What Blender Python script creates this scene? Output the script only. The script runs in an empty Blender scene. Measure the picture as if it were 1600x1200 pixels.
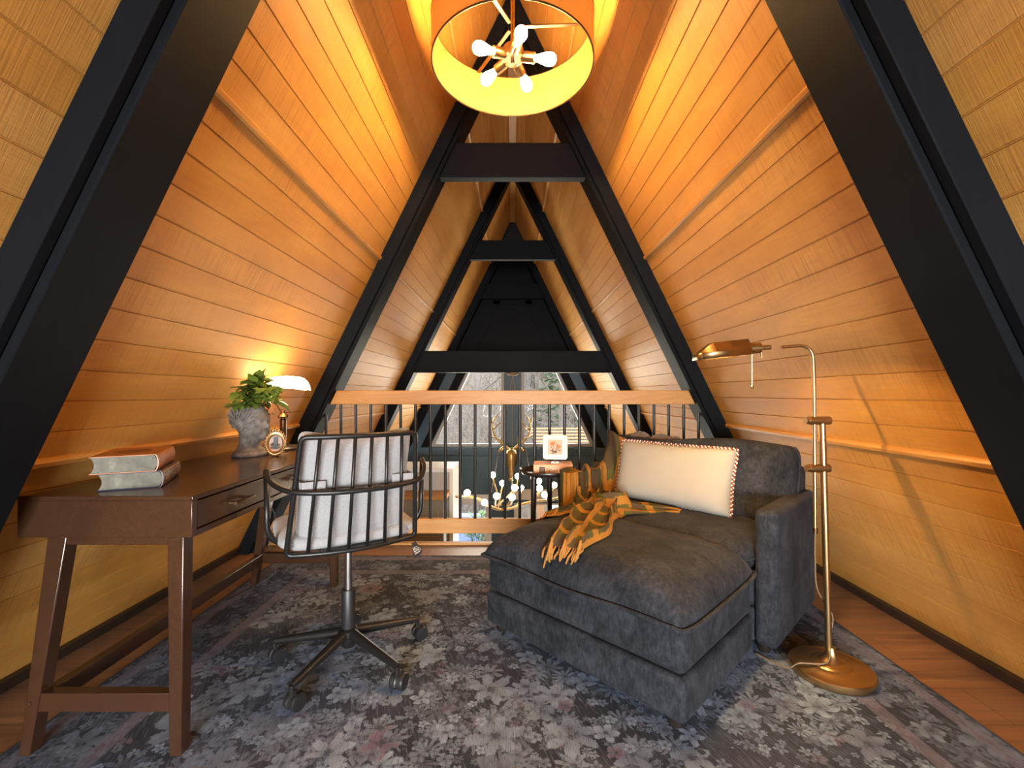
import bpy, bmesh, math, random
import numpy as np
from mathutils import Vector, Matrix, Euler, noise as mnoise

random.seed(7)
S = bpy.context.scene
COL = S.collection
PI = math.pi

# ------------------------------------------------------------------ camera, light, exposure
cam_data = bpy.data.cameras.new('camera')
cam = bpy.data.objects.new('camera', cam_data); COL.objects.link(cam)
cam.location = (0, 0, 1.05)
cam.rotation_euler = (PI / 2, 0, 0)
cam_data.sensor_width = 36.0
cam_data.lens = 16.0
cam_data.shift_x = -1 / 1600
cam_data.shift_y = 15 / 1600
cam_data.clip_start = 0.02
S.camera = cam

S.view_settings.view_transform = 'Standard'
S.view_settings.look = 'None'
S.view_settings.exposure = 0.0
S.view_settings.gamma = 1.0
S.cycles.max_bounces = 8
S.cycles.diffuse_bounces = 5
S.cycles.glossy_bounces = 4
S.cycles.transparent_max_bounces = 12
S.cycles.sample_clamp_indirect = 6.0
S.cycles.use_denoising = True
S.cycles.caustics_reflective = False
S.cycles.caustics_refractive = False

w = bpy.data.worlds.new('overcast_sky'); S.world = w
w.use_nodes = True
wn = w.node_tree
bg = wn.nodes['Background']
tc = wn.nodes.new('ShaderNodeTexCoord'); sp = wn.nodes.new('ShaderNodeSeparateXYZ')
rp = wn.nodes.new('ShaderNodeValToRGB')
rp.color_ramp.elements[0].position = 0.45; rp.color_ramp.elements[0].color = (0.30, 0.30, 0.30, 1)
rp.color_ramp.elements[1].position = 0.75; rp.color_ramp.elements[1].color = (0.80, 0.88, 1.0, 1)
ma = wn.nodes.new('ShaderNodeMath'); ma.operation = 'MULTIPLY_ADD'; ma.inputs[1].default_value = 0.5; ma.inputs[2].default_value = 0.5
wn.links.new(tc.outputs['Generated'], sp.inputs[0]); wn.links.new(sp.outputs['Z'], ma.inputs[0])
wn.links.new(ma.outputs[0], rp.inputs[0]); wn.links.new(rp.outputs[0], bg.inputs['Color'])
bg.inputs['Strength'].default_value = 7.0

def area(name, loc, rot, sx, sy, power, color):
    d = bpy.data.lights.new(name, 'AREA'); d.shape = 'RECTANGLE'; d.size = sx; d.size_y = sy
    d.energy = power; d.color = color
    o = bpy.data.objects.new(name, d); COL.objects.link(o); o.location = loc; o.rotation_euler = rot
    return o
# area lamps for daylight at the gable windows: unseen one behind the camera, others far
DAY = (0.96, 0.95, 0.97)
area('daylight_rear_window', (0, -2.75, 0.66), (PI / 2 - .28, 0, 0), 2.2, 1.0, 260, DAY).data.spread = math.radians(120)
area('daylight_far_window', (0, 7.25, 0.95), (-PI / 2, 0, 0), 2.0, 1.3, 150, (1.0, 0.89, 0.72))
area('daylight_far_doors', (0, 7.3, -1.4), (-PI / 2, 0, 0), 3.0, 1.6, 150, (1.0, 0.95, 0.88))
WARM = (1.0, 0.56, 0.22)
PENDANT, BANKER, READING, GLOBE = 420.0, 40.0, 1800.0, 45.0

# ------------------------------------------------------------------ helpers
FR = {}
def thing(name, label, cat, loc=(0, 0, 0), rotz=0.0, group=None):
    o = bpy.data.objects.new(name, None); COL.objects.link(o)
    o.empty_display_size = 0.05
    o.location = loc; o.rotation_euler = (0, 0, rotz)
    o['label'] = label; o['category'] = cat
    if group: o['group'] = group
    FR[o.name] = Matrix.Translation(Vector(loc)) @ Matrix.Rotation(rotz, 4, 'Z')
    return o
def tag(o, label, cat, group=None, kind=None):
    o['label'] = label; o['category'] = cat
    if group: o['group'] = group
    if kind: o['kind'] = kind
    return o
def struct(o):
    o['kind'] = 'structure'; return o

class MB:
    """collects shapes and links them as one mesh object"""
    def __init__(s): s.v = []; s.f = []; s.m = []; s.uv = {}
    def add(s, vs, fs, mi=0, M=None):
        b = len(s.v)
        for p in vs:
            p = Vector(p)
            s.v.append(M @ p if M is not None else p)
        for f in fs:
            s.f.append([b + i for i in f]); s.m.append(mi)
        return s
    def box(s, c, d, M=None, mi=0):
        x, y, z = c; a, b, h = d[0] / 2, d[1] / 2, d[2] / 2
        vs = [(x + i * a, y + j * b, z + k * h) for i in (-1, 1) for j in (-1, 1) for k in (-1, 1)]
        return s.add(vs, [(0, 1, 3, 2), (4, 6, 7, 5), (0, 4, 5, 1), (2, 3, 7, 6), (0, 2, 6, 4), (1, 5, 7, 3)], mi, M)
    def box2(s, lo, hi, M=None, mi=0):
        return s.box([(a + b) / 2 for a, b in zip(lo, hi)], [abs(b - a) for a, b in zip(lo, hi)], M, mi)
    def hexa(s, bot, top, mi=0, M=None):
        vs = list(bot) + list(top); n = len(bot)
        fs = [tuple(range(n))[::-1], tuple(range(n, 2 * n))] + [(i, (i + 1) % n, n + (i + 1) % n, n + i) for i in range(n)]
        return s.add(vs, fs, mi, M)
    def prism(s, poly, a, b, axis='Y', M=None, mi=0):
        if axis == 'Y': f = lambda p, t: (p[0], t, p[1])
        elif axis == 'Z': f = lambda p, t: (p[0], p[1], t)
        else: f = lambda p, t: (t, p[0], p[1])
        return s.hexa([f(p, a) for p in poly], [f(p, b) for p in poly], mi, M)
    def tube(s, pts, r, n=8, closed=False, cap=True, M=None, mi=0, flat=1.0):
        pts = [Vector(p) for p in pts]; k = len(pts)
        rs = list(r) if isinstance(r, (list, tuple)) else [r] * k
        tans = []
        for i in range(k):
            if closed: t = pts[(i + 1) % k] - pts[i - 1]
            else: t = pts[min(i + 1, k - 1)] - pts[max(i - 1, 0)]
            if t.length < 1e-9: t = Vector((0, 0, 1))
            tans.append(t.normalized())
        up = Vector((0, 0, 1)) if abs(tans[0].z) < 0.9 else Vector((1, 0, 0))
        nrm = (up - tans[0] * up.dot(tans[0])).normalized()
        vs = []
        for i in range(k):
            nrm = nrm - tans[i] * nrm.dot(tans[i])
            nrm = nrm.normalized() if nrm.length > 1e-6 else tans[i].orthogonal().normalized()
            bi = tans[i].cross(nrm)
            for j in range(n):
                a = 2 * PI * j / n
                vs.append(pts[i] + (nrm * math.cos(a) * flat + bi * math.sin(a)) * rs[i])
        fs = []
        for i in range(k if closed else k - 1):
            i2 = (i + 1) % k
            for j in range(n):
                fs.append((i * n + j, i * n + (j + 1) % n, i2 * n + (j + 1) % n, i2 * n + j))
        if cap and not closed:
            fs.append(tuple(range(n))[::-1]); fs.append(tuple(range((k - 1) * n, k * n)))
        return s.add(vs, fs, mi, M)
    def lathe(s, prof, n=24, M=None, mi=0, cap=True):
        vs = []; k = len(prof)
        for r, z in prof:
            for j in range(n):
                a = 2 * PI * j / n; vs.append((r * math.cos(a), r * math.sin(a), z))
        fs = [(i * n + j, i * n + (j + 1) % n, (i + 1) * n + (j + 1) % n, (i + 1) * n + j) for i in range(k - 1) for j in range(n)]
        if cap:
            fs.append(tuple(range(n))[::-1]); fs.append(tuple(range((k - 1) * n, k * n)))
        return s.add(vs, fs, mi, M)
    def ball(s, c, r, n=12, m=8, mi=0, M=None, sc=(1, 1, 1)):
        vs = [(c[0], c[1], c[2] - r * sc[2])]
        for i in range(1, m):
            t = -PI / 2 + PI * i / m
            for j in range(n):
                a = 2 * PI * j / n
                vs.append((c[0] + r * sc[0] * math.cos(t) * math.cos(a), c[1] + r * sc[1] * math.cos(t) * math.sin(a), c[2] + r * sc[2] * math.sin(t)))
        vs.append((c[0], c[1], c[2] + r * sc[2])); L = len(vs) - 1
        fs = [(0, 1 + (j + 1) % n, 1 + j) for j in range(n)]
        for i in range(m - 2):
            for j in range(n):
                a = 1 + i * n + j; b = 1 + i * n + (j + 1) % n
                fs.append((a, b, b + n, a + n))
        o = 1 + (m - 2) * n
        fs += [(L, o + j, o + (j + 1) % n) for j in range(n)]
        return s.add(vs, fs, mi, M)
    def grid(s, P, mi=0, M=None, uv=None, closed=False):
        h = len(P); wd = len(P[0]); b = len(s.f)
        vs = [p for row in P for p in row]
        fs = []
        for i in range(h - 1):
            for j in range(wd if closed else wd - 1):
                j2 = (j + 1) % wd
                fs.append((i * wd + j, i * wd + j2, (i + 1) * wd + j2, (i + 1) * wd + j))
        s.add(vs, fs, mi, M)
        if uv:
            k = 0
            for i in range(h - 1):
                for j in range(wd - 1):
                    s.uv[b + k] = [uv[i][j], uv[i][j + 1], uv[i + 1][j + 1], uv[i + 1][j]]; k += 1
        return s
    def build(s, name, mats, parent=None, smooth=0, bevel=0.0, seg=2, world=False, solid=0.0, sub=0, recalc=True):
        me = bpy.data.meshes.new(name)
        vs = s.v
        if world and parent is not None:
            top = parent
            while top.parent is not None: top = top.parent
            Mi = FR[top.name].inverted(); vs = [Mi @ p for p in vs]
        me.from_pydata([tuple(p) for p in vs], [], s.f)
        if not isinstance(mats, (list, tuple)): mats = [mats]
        for m in mats: me.materials.append(m)
        if len(mats) > 1: me.polygons.foreach_set('material_index', s.m)
        if s.uv:
            ul = me.uv_layers.new(name='UVMap')
            for pi, p in enumerate(me.polygons):
                if pi in s.uv:
                    for li, c in zip(p.loop_indices, s.uv[pi]): ul.data[li].uv = c
        if recalc:
            bm = bmesh.new(); bm.from_mesh(me); bmesh.ops.recalc_face_normals(bm, faces=bm.faces); bm.to_mesh(me); bm.free()
        if smooth:
            me.polygons.foreach_set('use_smooth', [True] * len(me.polygons))
            if smooth < 180: me.set_sharp_from_angle(angle=math.radians(smooth))
        me.update()
        o = bpy.data.objects.new(name, me); COL.objects.link(o)
        if parent is not None: o.parent = parent
        if solid:
            md = o.modifiers.new('solid', 'SOLIDIFY'); md.thickness = solid; md.offset = 0
        if bevel:
            md = o.modifiers.new('bevel', 'BEVEL'); md.width = bevel; md.segments = seg; md.limit_method = 'ANGLE'; md.angle_limit = math.radians(35)
            if smooth == 0:
                me.polygons.foreach_set('use_smooth', [True] * len(me.polygons)); me.set_sharp_from_angle(angle=math.radians(40))
        if sub:
            md = o.modifiers.new('sub', 'SUBSURF'); md.levels = sub; md.render_levels = sub
        return o

def dup(o, loc=None, rotz=None, scale=None, label=None, group=None):
    """a copy of a thing with copies of its parts and sub-parts"""
    r = o.copy(); COL.objects.link(r)
    if loc is not None: r.location = loc
    if rotz is not None: r.rotation_euler = (0, 0, rotz)
    if scale is not None: r.scale = (scale,) * 3
    if label: r['label'] = label
    if group: r['group'] = group
    for ch in list(o.children):
        c = ch.copy(); COL.objects.link(c); c.parent = r
        for g in ch.children:
            d = g.copy(); COL.objects.link(d); d.parent = c
    return r

def bez(pts, n=8, closed=False):
    """Catmull-Rom through pts"""
    P = [Vector(p) for p in pts]; out = []; k = len(P)
    rng = range(k) if closed else range(k - 1)
    for i in rng:
        if closed: a, b, c, d = P[i - 1], P[i], P[(i + 1) % k], P[(i + 2) % k]
        else: a, b, c, d = P[max(i - 1, 0)], P[i], P[i + 1], P[min(i + 2, k - 1)]
        for j in range(n):
            t = j / n
            out.append(0.5 * ((2 * b) + (c - a) * t + (2 * a - 5 * b + 4 * c - d) * t * t + (3 * b - a - 3 * c + d) * t ** 3))
    if not closed: out.append(P[-1])
    return out
def fillet(pts, r, n=6, closed=False):
    """polyline with rounded corners"""
    P = [Vector(p) for p in pts]; k = len(P); out = []
    for i in range(k):
        if not closed and i in (0, k - 1): out.append(P[i]); continue
        a, b, c = P[i - 1], P[i], P[(i + 1) % k]
        u = (a - b); v = (c - b); q = min(r, u.length * 0.49, v.length * 0.49)
        p0 = b + u.normalized() * q; p1 = b + v.normalized() * q
        for j in range(n + 1):
            t = j / n; out.append((1 - t) ** 2 * p0 + 2 * t * (1 - t) * b + t * t * p1)
    return out

def rot_to(d):
    return Vector(d).normalized().to_track_quat('Z', 'Y').to_matrix().to_4x4()

def smin(a, b, k):
    h = np.clip(0.5 + 0.5 * (b - a) / k, 0, 1)
    return b * (1 - h) + a * h - k * h * (1 - h)
def sell(P, c, r):
    q = (P - np.array(c)) / np.array(r); k = np.linalg.norm(q, axis=-1)
    return (k - 1) * min(r)
def scap(P, a, b, ra, rb=None):
    rb = ra if rb is None else rb
    a = np.array(a, float); b = np.array(b, float); ba = b - a
    h = np.clip(((P - a) @ ba) / (ba @ ba), 0, 1)
    return np.linalg.norm(P - a - h[..., None] * ba, axis=-1) - (ra + (rb - ra) * h)

def nets(f, lo, hi, step):
    """surface-net mesh of the zero set of f"""
    ax = [np.arange(l, h + step, step) for l, h in zip(lo, hi)]
    G = np.stack(np.meshgrid(*ax, indexing='ij'), -1)
    V = f(G); nx, ny, nz = V.shape
    ins = V < 0
    acc = np.zeros((nx - 1, ny - 1, nz - 1, 3)); cnt = np.zeros((nx - 1, ny - 1, nz - 1))
    corners = [(i, j, k) for i in (0, 1) for j in (0, 1) for k in (0, 1)]
    sl = lambda A, c: A[c[0]:c[0] + nx - 1, c[1]:c[1] + ny - 1, c[2]:c[2] + nz - 1]
    for a in corners:
        for d in range(3):
            if a[d] == 1: continue
            b = list(a); b[d] = 1; b = tuple(b)
            va, vb = sl(V, a), sl(V, b); cr = (va < 0) != (vb < 0)
            t = np.where(cr, va / np.where(cr, va - vb, 1), 0)
            p = sl(G, a) + t[..., None] * (sl(G, b) - sl(G, a))
            acc += p * cr[..., None]; cnt += cr
    idx = -np.ones(cnt.shape, int); m = cnt > 0
    idx[m] = np.arange(m.sum()); verts = acc[m] / cnt[m][:, None]
    faces = []
    for d in range(3):
        e = [slice(1, -1)] * 3; e[d] = slice(0, -1); e2 = list(e); e2[d] = slice(1, None)
        A, B = ins[tuple(e)], ins[tuple(e2)]
        W = np.argwhere(A != B)
        o1, o2 = [(1, 2), (2, 0), (0, 1)][d]
        for q in W:
            c = q.copy()
            for k in range(3):
                if k != d: c[k] += 1
            c0 = c.copy(); c1 = c.copy(); c2 = c.copy(); c3 = c.copy()
            c1[o1] -= 1; c2[o1] -= 1; c2[o2] -= 1; c3[o2] -= 1
            try: quad = [idx[tuple(z)] for z in (c0, c1, c2, c3)]
            except IndexError: continue
            if min(quad) < 0: continue
            faces.append(quad if ins[tuple(c)] else quad[::-1])
    return [Vector(v) for v in verts], [tuple(int(i) for i in q) for q in faces]

# ------------------------------------------------------------------ materials
class Mat:
    def __init__(s, name, rough=0.6, metal=0.0, color=None, **kw):
        s.m = bpy.data.materials.new(name); s.m.use_nodes = True
        s.t = s.m.node_tree; s.b = s.t.nodes['Principled BSDF']
        s.b.inputs['Roughness'].default_value = rough; s.b.inputs['Metallic'].default_value = metal
        if color: s.b.inputs['Base Color'].default_value = (*color, 1)
        for k, v in kw.items(): s.b.inputs[k.replace('_', ' ')].default_value = v
    def n(s, typ, ins=None, out=0, **props):
        nd = s.t.nodes.new('ShaderNode' + typ)
        for k, v in props.items(): setattr(nd, k, v)
        for k, v in (ins or {}).items(): s.put(nd.inputs[k], v)
        return nd.outputs[out]
    def put(s, sock, v):
        if isinstance(v, bpy.types.NodeSocket): s.t.links.new(v, sock)
        elif isinstance(v, (tuple, list)) and len(v) == 3 and sock.type == 'RGBA': sock.default_value = (*v, 1)
        else: sock.default_value = v
    def math(s, op, a, b=0.0, c=0.0, clamp=False):
        return s.n('Math', {0: a, 1: b, 2: c}, operation=op, use_clamp=clamp)
    def obj(s): return s.n('TexCoord', out='Object')
    def uv(s): return s.n('TexCoord', out='UV')
    def xyz(s, v):
        nd = s.t.nodes.new('ShaderNodeSeparateXYZ'); s.t.links.new(v, nd.inputs[0]); return nd.outputs
    def vec(s, x, y, z): return s.n('CombineXYZ', {0: x, 1: y, 2: z})
    def scale(s, v, sc): return s.n('VectorMath', {0: v, 1: sc}, operation='MULTIPLY')
    def noise(s, v, sc=5.0, det=3.0, rough=0.5, dist=0.0, out=0):
        return s.n('TexNoise', {'Vector': v, 'Scale': sc, 'Detail': det, 'Roughness': rough, 'Distortion': dist}, out=out)
    def ramp(s, f, stops, mode='LINEAR'):
        nd = s.t.nodes.new('ShaderNodeValToRGB'); cr = nd.color_ramp; cr.interpolation = mode
        while len(cr.elements) < len(stops): cr.elements.new(0.5)
        for e, (p, c) in zip(cr.elements, stops):
            e.position = p; e.color = (*c, 1) if isinstance(c, (tuple, list)) else (c, c, c, 1)
        s.t.links.new(f, nd.inputs[0]); return nd.outputs[0]
    def mix(s, f, a, b, mode='MIX'):
        nd = s.t.nodes.new('ShaderNodeMix'); nd.data_type = 'RGBA'; nd.blend_type = mode
        s.put(nd.inputs[0], f); s.put(nd.inputs[6], a); s.put(nd.inputs[7], b); return nd.outputs[2]
    def step(s, x, a, b):  # smoothstep
        return s.n('MapRange', {0: x, 1: a, 2: b}, interpolation_type='SMOOTHSTEP')
    def color(s, c): s.put(s.b.inputs['Base Color'], c); return s
    def rough(s, c): s.put(s.b.inputs['Roughness'], c); return s
    def bump(s, h, strength=0.3, dist=0.01):
        s.put(s.b.inputs['Normal'], s.n('Bump', {'Height': h, 'Strength': strength, 'Distance': dist})); return s

def plain(name, c, rough=0.6, metal=0.0, var=0.12, sc=30, bump=0.0, **kw):
    m = Mat(name, rough, metal, **kw); f = m.noise(m.obj(), sc, 3)
    m.color(m.mix(f, tuple(x * (1 - var) for x in c), tuple(min(1, x * (1 + var)) for x in c)))
    if bump: m.bump(f, bump, 0.004)
    return m.m
def emit(name, c, strength):
    m = Mat(name, 0.4, color=c)
    m.b.inputs['Emission Color'].default_value = (*c, 1); m.b.inputs['Emission Strength'].default_value = strength
    return m.m

RUN = 2.05                      # rise over run of the roof
APEX = 3.72
SL = math.sqrt(1 + RUN * RUN)
def roofX(z): return (APEX - z) / RUN

def wall_wood():
    m = Mat('grooved_pine_panelling', 0.5, Specular_IOR_Level=0.25)
    o = m.obj(); x, y, z = m.xyz(o)
    s = m.math('MULTIPLY', z, SL / RUN)
    side = m.math('SIGN', x)
    plank = m.math('FLOOR', m.math('MULTIPLY', m.math('SUBTRACT', s, 0.940), 1 / 0.1016))
    sheet = m.math('FLOOR', m.math('MULTIPLY', m.math('SUBTRACT', s, 0.940), 1 / 1.2192))
    seed = m.math('ADD', m.math('MULTIPLY', sheet, 7.3), m.math('MULTIPLY', side, 3.1))
    g1 = m.noise(m.vec(m.math('MULTIPLY', y, 1.3), m.math('MULTIPLY', s, 9.0), seed), 1.0, 4, 0.55, 1.2)
    rings = m.math('FRACT', m.math('MULTIPLY', g1, 9.0))
    rings = m.math('ABSOLUTE', m.math('SUBTRACT', rings, 0.5))
    fine = m.noise(m.vec(m.math('MULTIPLY', y, 6.0), m.math('MULTIPLY', s, 160.0), seed), 1.0, 3, 0.6)
    saw = m.noise(m.vec(m.math('MULTIPLY', y, 210.0), m.math('MULTIPLY', s, 5.0), seed), 1.0, 2, 0.7)
    sawm = m.noise(m.vec(m.math('MULTIPLY', y, 1.1), m.math('MULTIPLY', s, 5.0), m.math('ADD', seed, 9)), 1.0, 2)
    blot = m.noise(m.vec(m.math('MULTIPLY', y, 0.9), m.math('MULTIPLY', s, 2.6), seed), 1.5, 3, 0.6, 0.6)
    c = m.ramp(blot, [(0.25, (0.41, 0.178, 0.027)), (0.5, (0.51, 0.246, 0.043)), (0.75, (0.62, 0.330, 0.074))])
    c = m.mix(m.math('MULTIPLY', rings, 0.38), c, (0.38, 0.185, 0.065))
    c = m.mix(m.math('MULTIPLY', m.step(fine, 0.45, 0.75), 0.28), c, (0.33, 0.16, 0.06))
    pn = m.n('TexWhiteNoise', {'Vector': m.vec(plank, seed, 0.5)}, noise_dimensions='3D')
    c = m.mix(m.math('MULTIPLY', pn, 0.18), c, (0.70, 0.44, 0.20))
    smask = m.math('MULTIPLY', m.step(saw, 0.46, 0.70), m.math('MULTIPLY_ADD', m.step(sawm, 0.38, 0.62), 0.75, 0.25))
    c = m.mix(m.math('MULTIPLY', smask, 0.55), c, (0.28, 0.125, 0.04))
    m.color(c)
    m.rough(m.math('ADD', 0.42, m.math('MULTIPLY', blot, 0.25)))
    h = m.math('ADD', m.math('MULTIPLY', saw, 0.7), m.math('MULTIPLY', fine, 0.5))
    m.bump(h, 0.5, 0.002)
    return m.m

def timber(name, c0, c1, axis=0, knots=False, rough=0.5, freq=14.0):
    m = Mat(name, rough); o = m.obj(); c = list(m.xyz(o))
    v = [m.math('MULTIPLY', c[i], 1.6 if i == axis else freq) for i in range(3)]
    g = m.noise(m.vec(*v), 1.0, 4, 0.55, 0.8)
    f = [m.math('MULTIPLY', c[i], 8.0 if i == axis else 190.0) for i in range(3)]
    fn = m.noise(m.vec(*f), 1.0, 2)
    r = m.math('ABSOLUTE', m.math('SUBTRACT', m.math('FRACT', m.math('MULTIPLY', g, 6.0)), 0.5))
    col = m.mix(r, c0, c1)
    col = m.mix(m.math('MULTIPLY', m.step(fn, 0.5, 0.8), 0.3), col, tuple(x * 0.55 for x in c0))
    if knots:
        vo = m.n('TexVoronoi', {'Vector': m.scale(o, (1.0, 3, 3.0)), 'Scale': 1.7, 'Randomness': 1.0}, out='Distance')
        k = m.step(vo, 0.10, 0.02)
        col = m.mix(m.math('MULTIPLY', k, 0.85), col, (0.05, 0.022, 0.008))
    m.color(col); m.bump(fn, 0.05, 0.002)
    return m.m

def floor_wood():
    m = Mat('brown_plank_floor', 0.42); o = m.obj(); x, y, z = m.xyz(o)
    row = m.math('FLOOR', m.math('MULTIPLY', y, 1 / 0.18))
    off = m.n('TexWhiteNoise', {'W': row}, noise_dimensions='1D')
    xx = m.math('ADD', x, m.math('MULTIPLY', off, 1.3))
    colm = m.math('FLOOR', m.math('MULTIPLY', xx, 1 / 1.22))
    rnd = m.n('TexWhiteNoise', {'Vector': m.vec(row, colm, 0.3)}, noise_dimensions='3D')
    g = m.noise(m.vec(m.math('MULTIPLY', x, 2.2), m.math('MULTIPLY', y, 34.0), rnd), 1.0, 5, 0.6, 0.5)
    c = m.ramp(g, [(0.25, (0.11, 0.048, 0.020)), (0.55, (0.21, 0.098, 0.042)), (0.8, (0.31, 0.155, 0.070))])
    c = m.mix(m.math('MULTIPLY', rnd, 0.35), c, (0.24, 0.13, 0.07))
    def seam(v, p, wd):
        fr = m.math('FRACT', m.math('MULTIPLY', v, 1 / p))
        return m.math('LESS_THAN', fr, wd / p)
    sm = m.math('MAXIMUM', seam(y, 0.18, 0.003), seam(xx, 1.22, 0.003))
    m.color(m.mix(m.math('MULTIPLY', sm, 0.7), c, (0.03, 0.014, 0.007)))
    m.bump(m.math('SUBTRACT', m.math('MULTIPLY', g, 0.4), sm), 0.2, 0.002)
    return m.m

def rug_mat():
    m = Mat('distressed_floral_rug_weave', 0.95); o = m.obj(); x, y, z = m.xyz(o)
    ax = m.math('ABSOLUTE', x)
    wob = m.math('MULTIPLY', m.math('SUBTRACT', m.noise(o, 9.0, 2), 0.5), 0.012)
    e = m.math('MINIMUM', m.math('SUBTRACT', 1.48, ax), m.math('SUBTRACT', 2.93, y))
    e = m.math('ADD', e, wob)
    big = m.noise(o, 1.7, 3, 0.6); big2 = m.noise(m.vec(x, y, 7.7), 1.3, 2); med = m.noise(o, 7.0, 4, 0.65)
    base = m.ramp(big, [(0.32, (0.012, 0.014, 0.019)), (0.54, (0.030, 0.032, 0.038)), (0.75, (0.085, 0.088, 0.098))])
    base = m.mix(m.math('MULTIPLY', m.step(big2, 0.50, 0.68), 0.55), base, (0.085, 0.050, 0.068))
    base = m.mix(m.math('MULTIPLY', m.step(med, 0.50, 0.72), 0.45), base, (0.20, 0.20, 0.21))
    big3 = m.noise(m.vec(x, y, 3.3), 2.6, 2)
    rag = m.noise(o, 55.0, 3, 0.65)
    def flowers(sc, npet, size, depth, seed, rnd=0.95):
        q = m.vec(m.math('MULTIPLY_ADD', x, sc, seed), m.math('MULTIPLY_ADD', y, sc, seed * 1.7), 0.0)
        wq = m.n('VectorMath', {0: q, 1: m.n('VectorMath', {0: m.noise(q, 2.2, 2, out='Color'), 1: (0.22, 0.22, 0)}, operation='MULTIPLY')}, operation='ADD')
        vn = m.t.nodes.new('ShaderNodeTexVoronoi'); vn.voronoi_dimensions = '2D'; vn.inputs['Scale'].default_value = 1.0
        vn.inputs['Randomness'].default_value = rnd; m.t.links.new(wq, vn.inputs['Vector'])
        d = m.n('VectorMath', {0: wq, 1: vn.outputs['Position']}, operation='SUBTRACT')
        dx, dy, _ = m.xyz(d); cr = m.xyz(vn.outputs['Color'])
        r = vn.outputs['Distance']
        th = m.math('ADD', m.math('ARCTAN2', dy, dx), m.math('MULTIPLY', cr[0], 6.28))
        pet = m.math('ABSOLUTE', m.math('COSINE', m.math('MULTIPLY', th, npet / 2)))
        R = m.math('MULTIPLY', m.math('MULTIPLY_ADD', pet, depth, 1 - depth), m.math('MULTIPLY', m.math('MULTIPLY_ADD', cr[1], 0.5, 0.65), size))
        rel = m.math('ADD', m.math('DIVIDE', r, R), m.math('MULTIPLY', m.math('SUBTRACT', rag, 0.5), 0.75))
        mask = m.step(rel, 1.06, 0.92)
        vein = m.math('MULTIPLY_ADD', pet, 0.45, 0.55)
        shade = m.math('MULTIPLY', vein, m.math('MULTIPLY_ADD', rel, 0.5, 0.5))
        ctr = m.step(rel, 0.26, 0.16)
        shade = m.math('MULTIPLY', shade, m.math('SUBTRACT', 1.0, m.math('MULTIPLY', ctr, 0.75)))
        keep = m.math('GREATER_THAN', cr[2], m.math('MULTIPLY_ADD', big3, -2.2, 1.52))
        return m.math('MULTIPLY', mask, keep), shade, cr[1]
    c = base
    for sc, npet, size, depth, seed, a in ((7.0, 9, .50, .88, 3.1, .50), (15.0, 5, .36, .55, 6.6, .55), (8.5, 11, .46, .85, 9.4, .55), (22.0, 6, .34, .5, 1.9, .50), (4.2, 6, .40, .62, 12.7, .80), (5.6, 5, .34, .55, 21.3, .85), (10.0, 5, .26, .35, 33.3, .8)):
        mk, sh, rn = flowers(sc, npet, size, depth, seed)
        pal = m.ramp(rn, [(0.0, (0.60, 0.585, 0.57)), (0.35, (0.46, 0.455, 0.46)), (0.60, (0.36, 0.355, 0.36)), (0.82, (0.31, 0.28, 0.285)), (0.965, (0.38, 0.22, 0.23))], 'CONSTANT')
        fc = m.mix(sh, base, pal)
        c = m.mix(m.math('MULTIPLY', mk, a), c, fc)
    # border: two pale stripes with a dark flowered band between them
    band = m.math('MULTIPLY', m.step(e, 0.31, 0.29), 0.42)
    c = m.mix(band, c, (0.030, 0.022, 0.026))
    def stripe(a, b):
        return m.math('MULTIPLY', m.step(e, a - .004, a + .004), m.step(e, b + .004, b - .004))
    st = m.math('MAXIMUM', stripe(0.035, 0.08), stripe(0.25, 0.30))
    c = m.mix(m.math('MULTIPLY', st, m.math('MULTIPLY_ADD', med, 0.7, 0.25)), c, (0.30, 0.20, 0.20))
    c = m.mix(m.math('MULTIPLY', m.step(e, 0.02, 0.008), 0.8), c, (0.018, 0.016, 0.02))
    # worn streaks along the weave
    t1 = m.noise(m.vec(m.math('MULTIPLY_ADD', x, 160.0, m.math('MULTIPLY', y, 60.0)), m.math('MULTIPLY_ADD', y, 9.0, m.math('MULTIPLY', x, -9.0)), 0.0), 1.0, 2, 0.7)
    t2 = m.noise(m.vec(m.math('MULTIPLY', x, 300.0), m.math('MULTIPLY', y, 22.0), 4.0), 1.0, 2, 0.7)
    c = m.mix(m.math('MULTIPLY', m.step(t1, 0.50, 0.70), 0.40), c, (0.30, 0.30, 0.31))
    c = m.mix(m.math('MULTIPLY', m.step(t2, 0.48, 0.70), 0.55), c, (0.030, 0.031, 0.038))
    m.color(m.mix(1.0, c, (0.46, 0.62, 0.86), 'MULTIPLY')); m.bump(t2, 0.25, 0.003)
    return m.m

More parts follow.
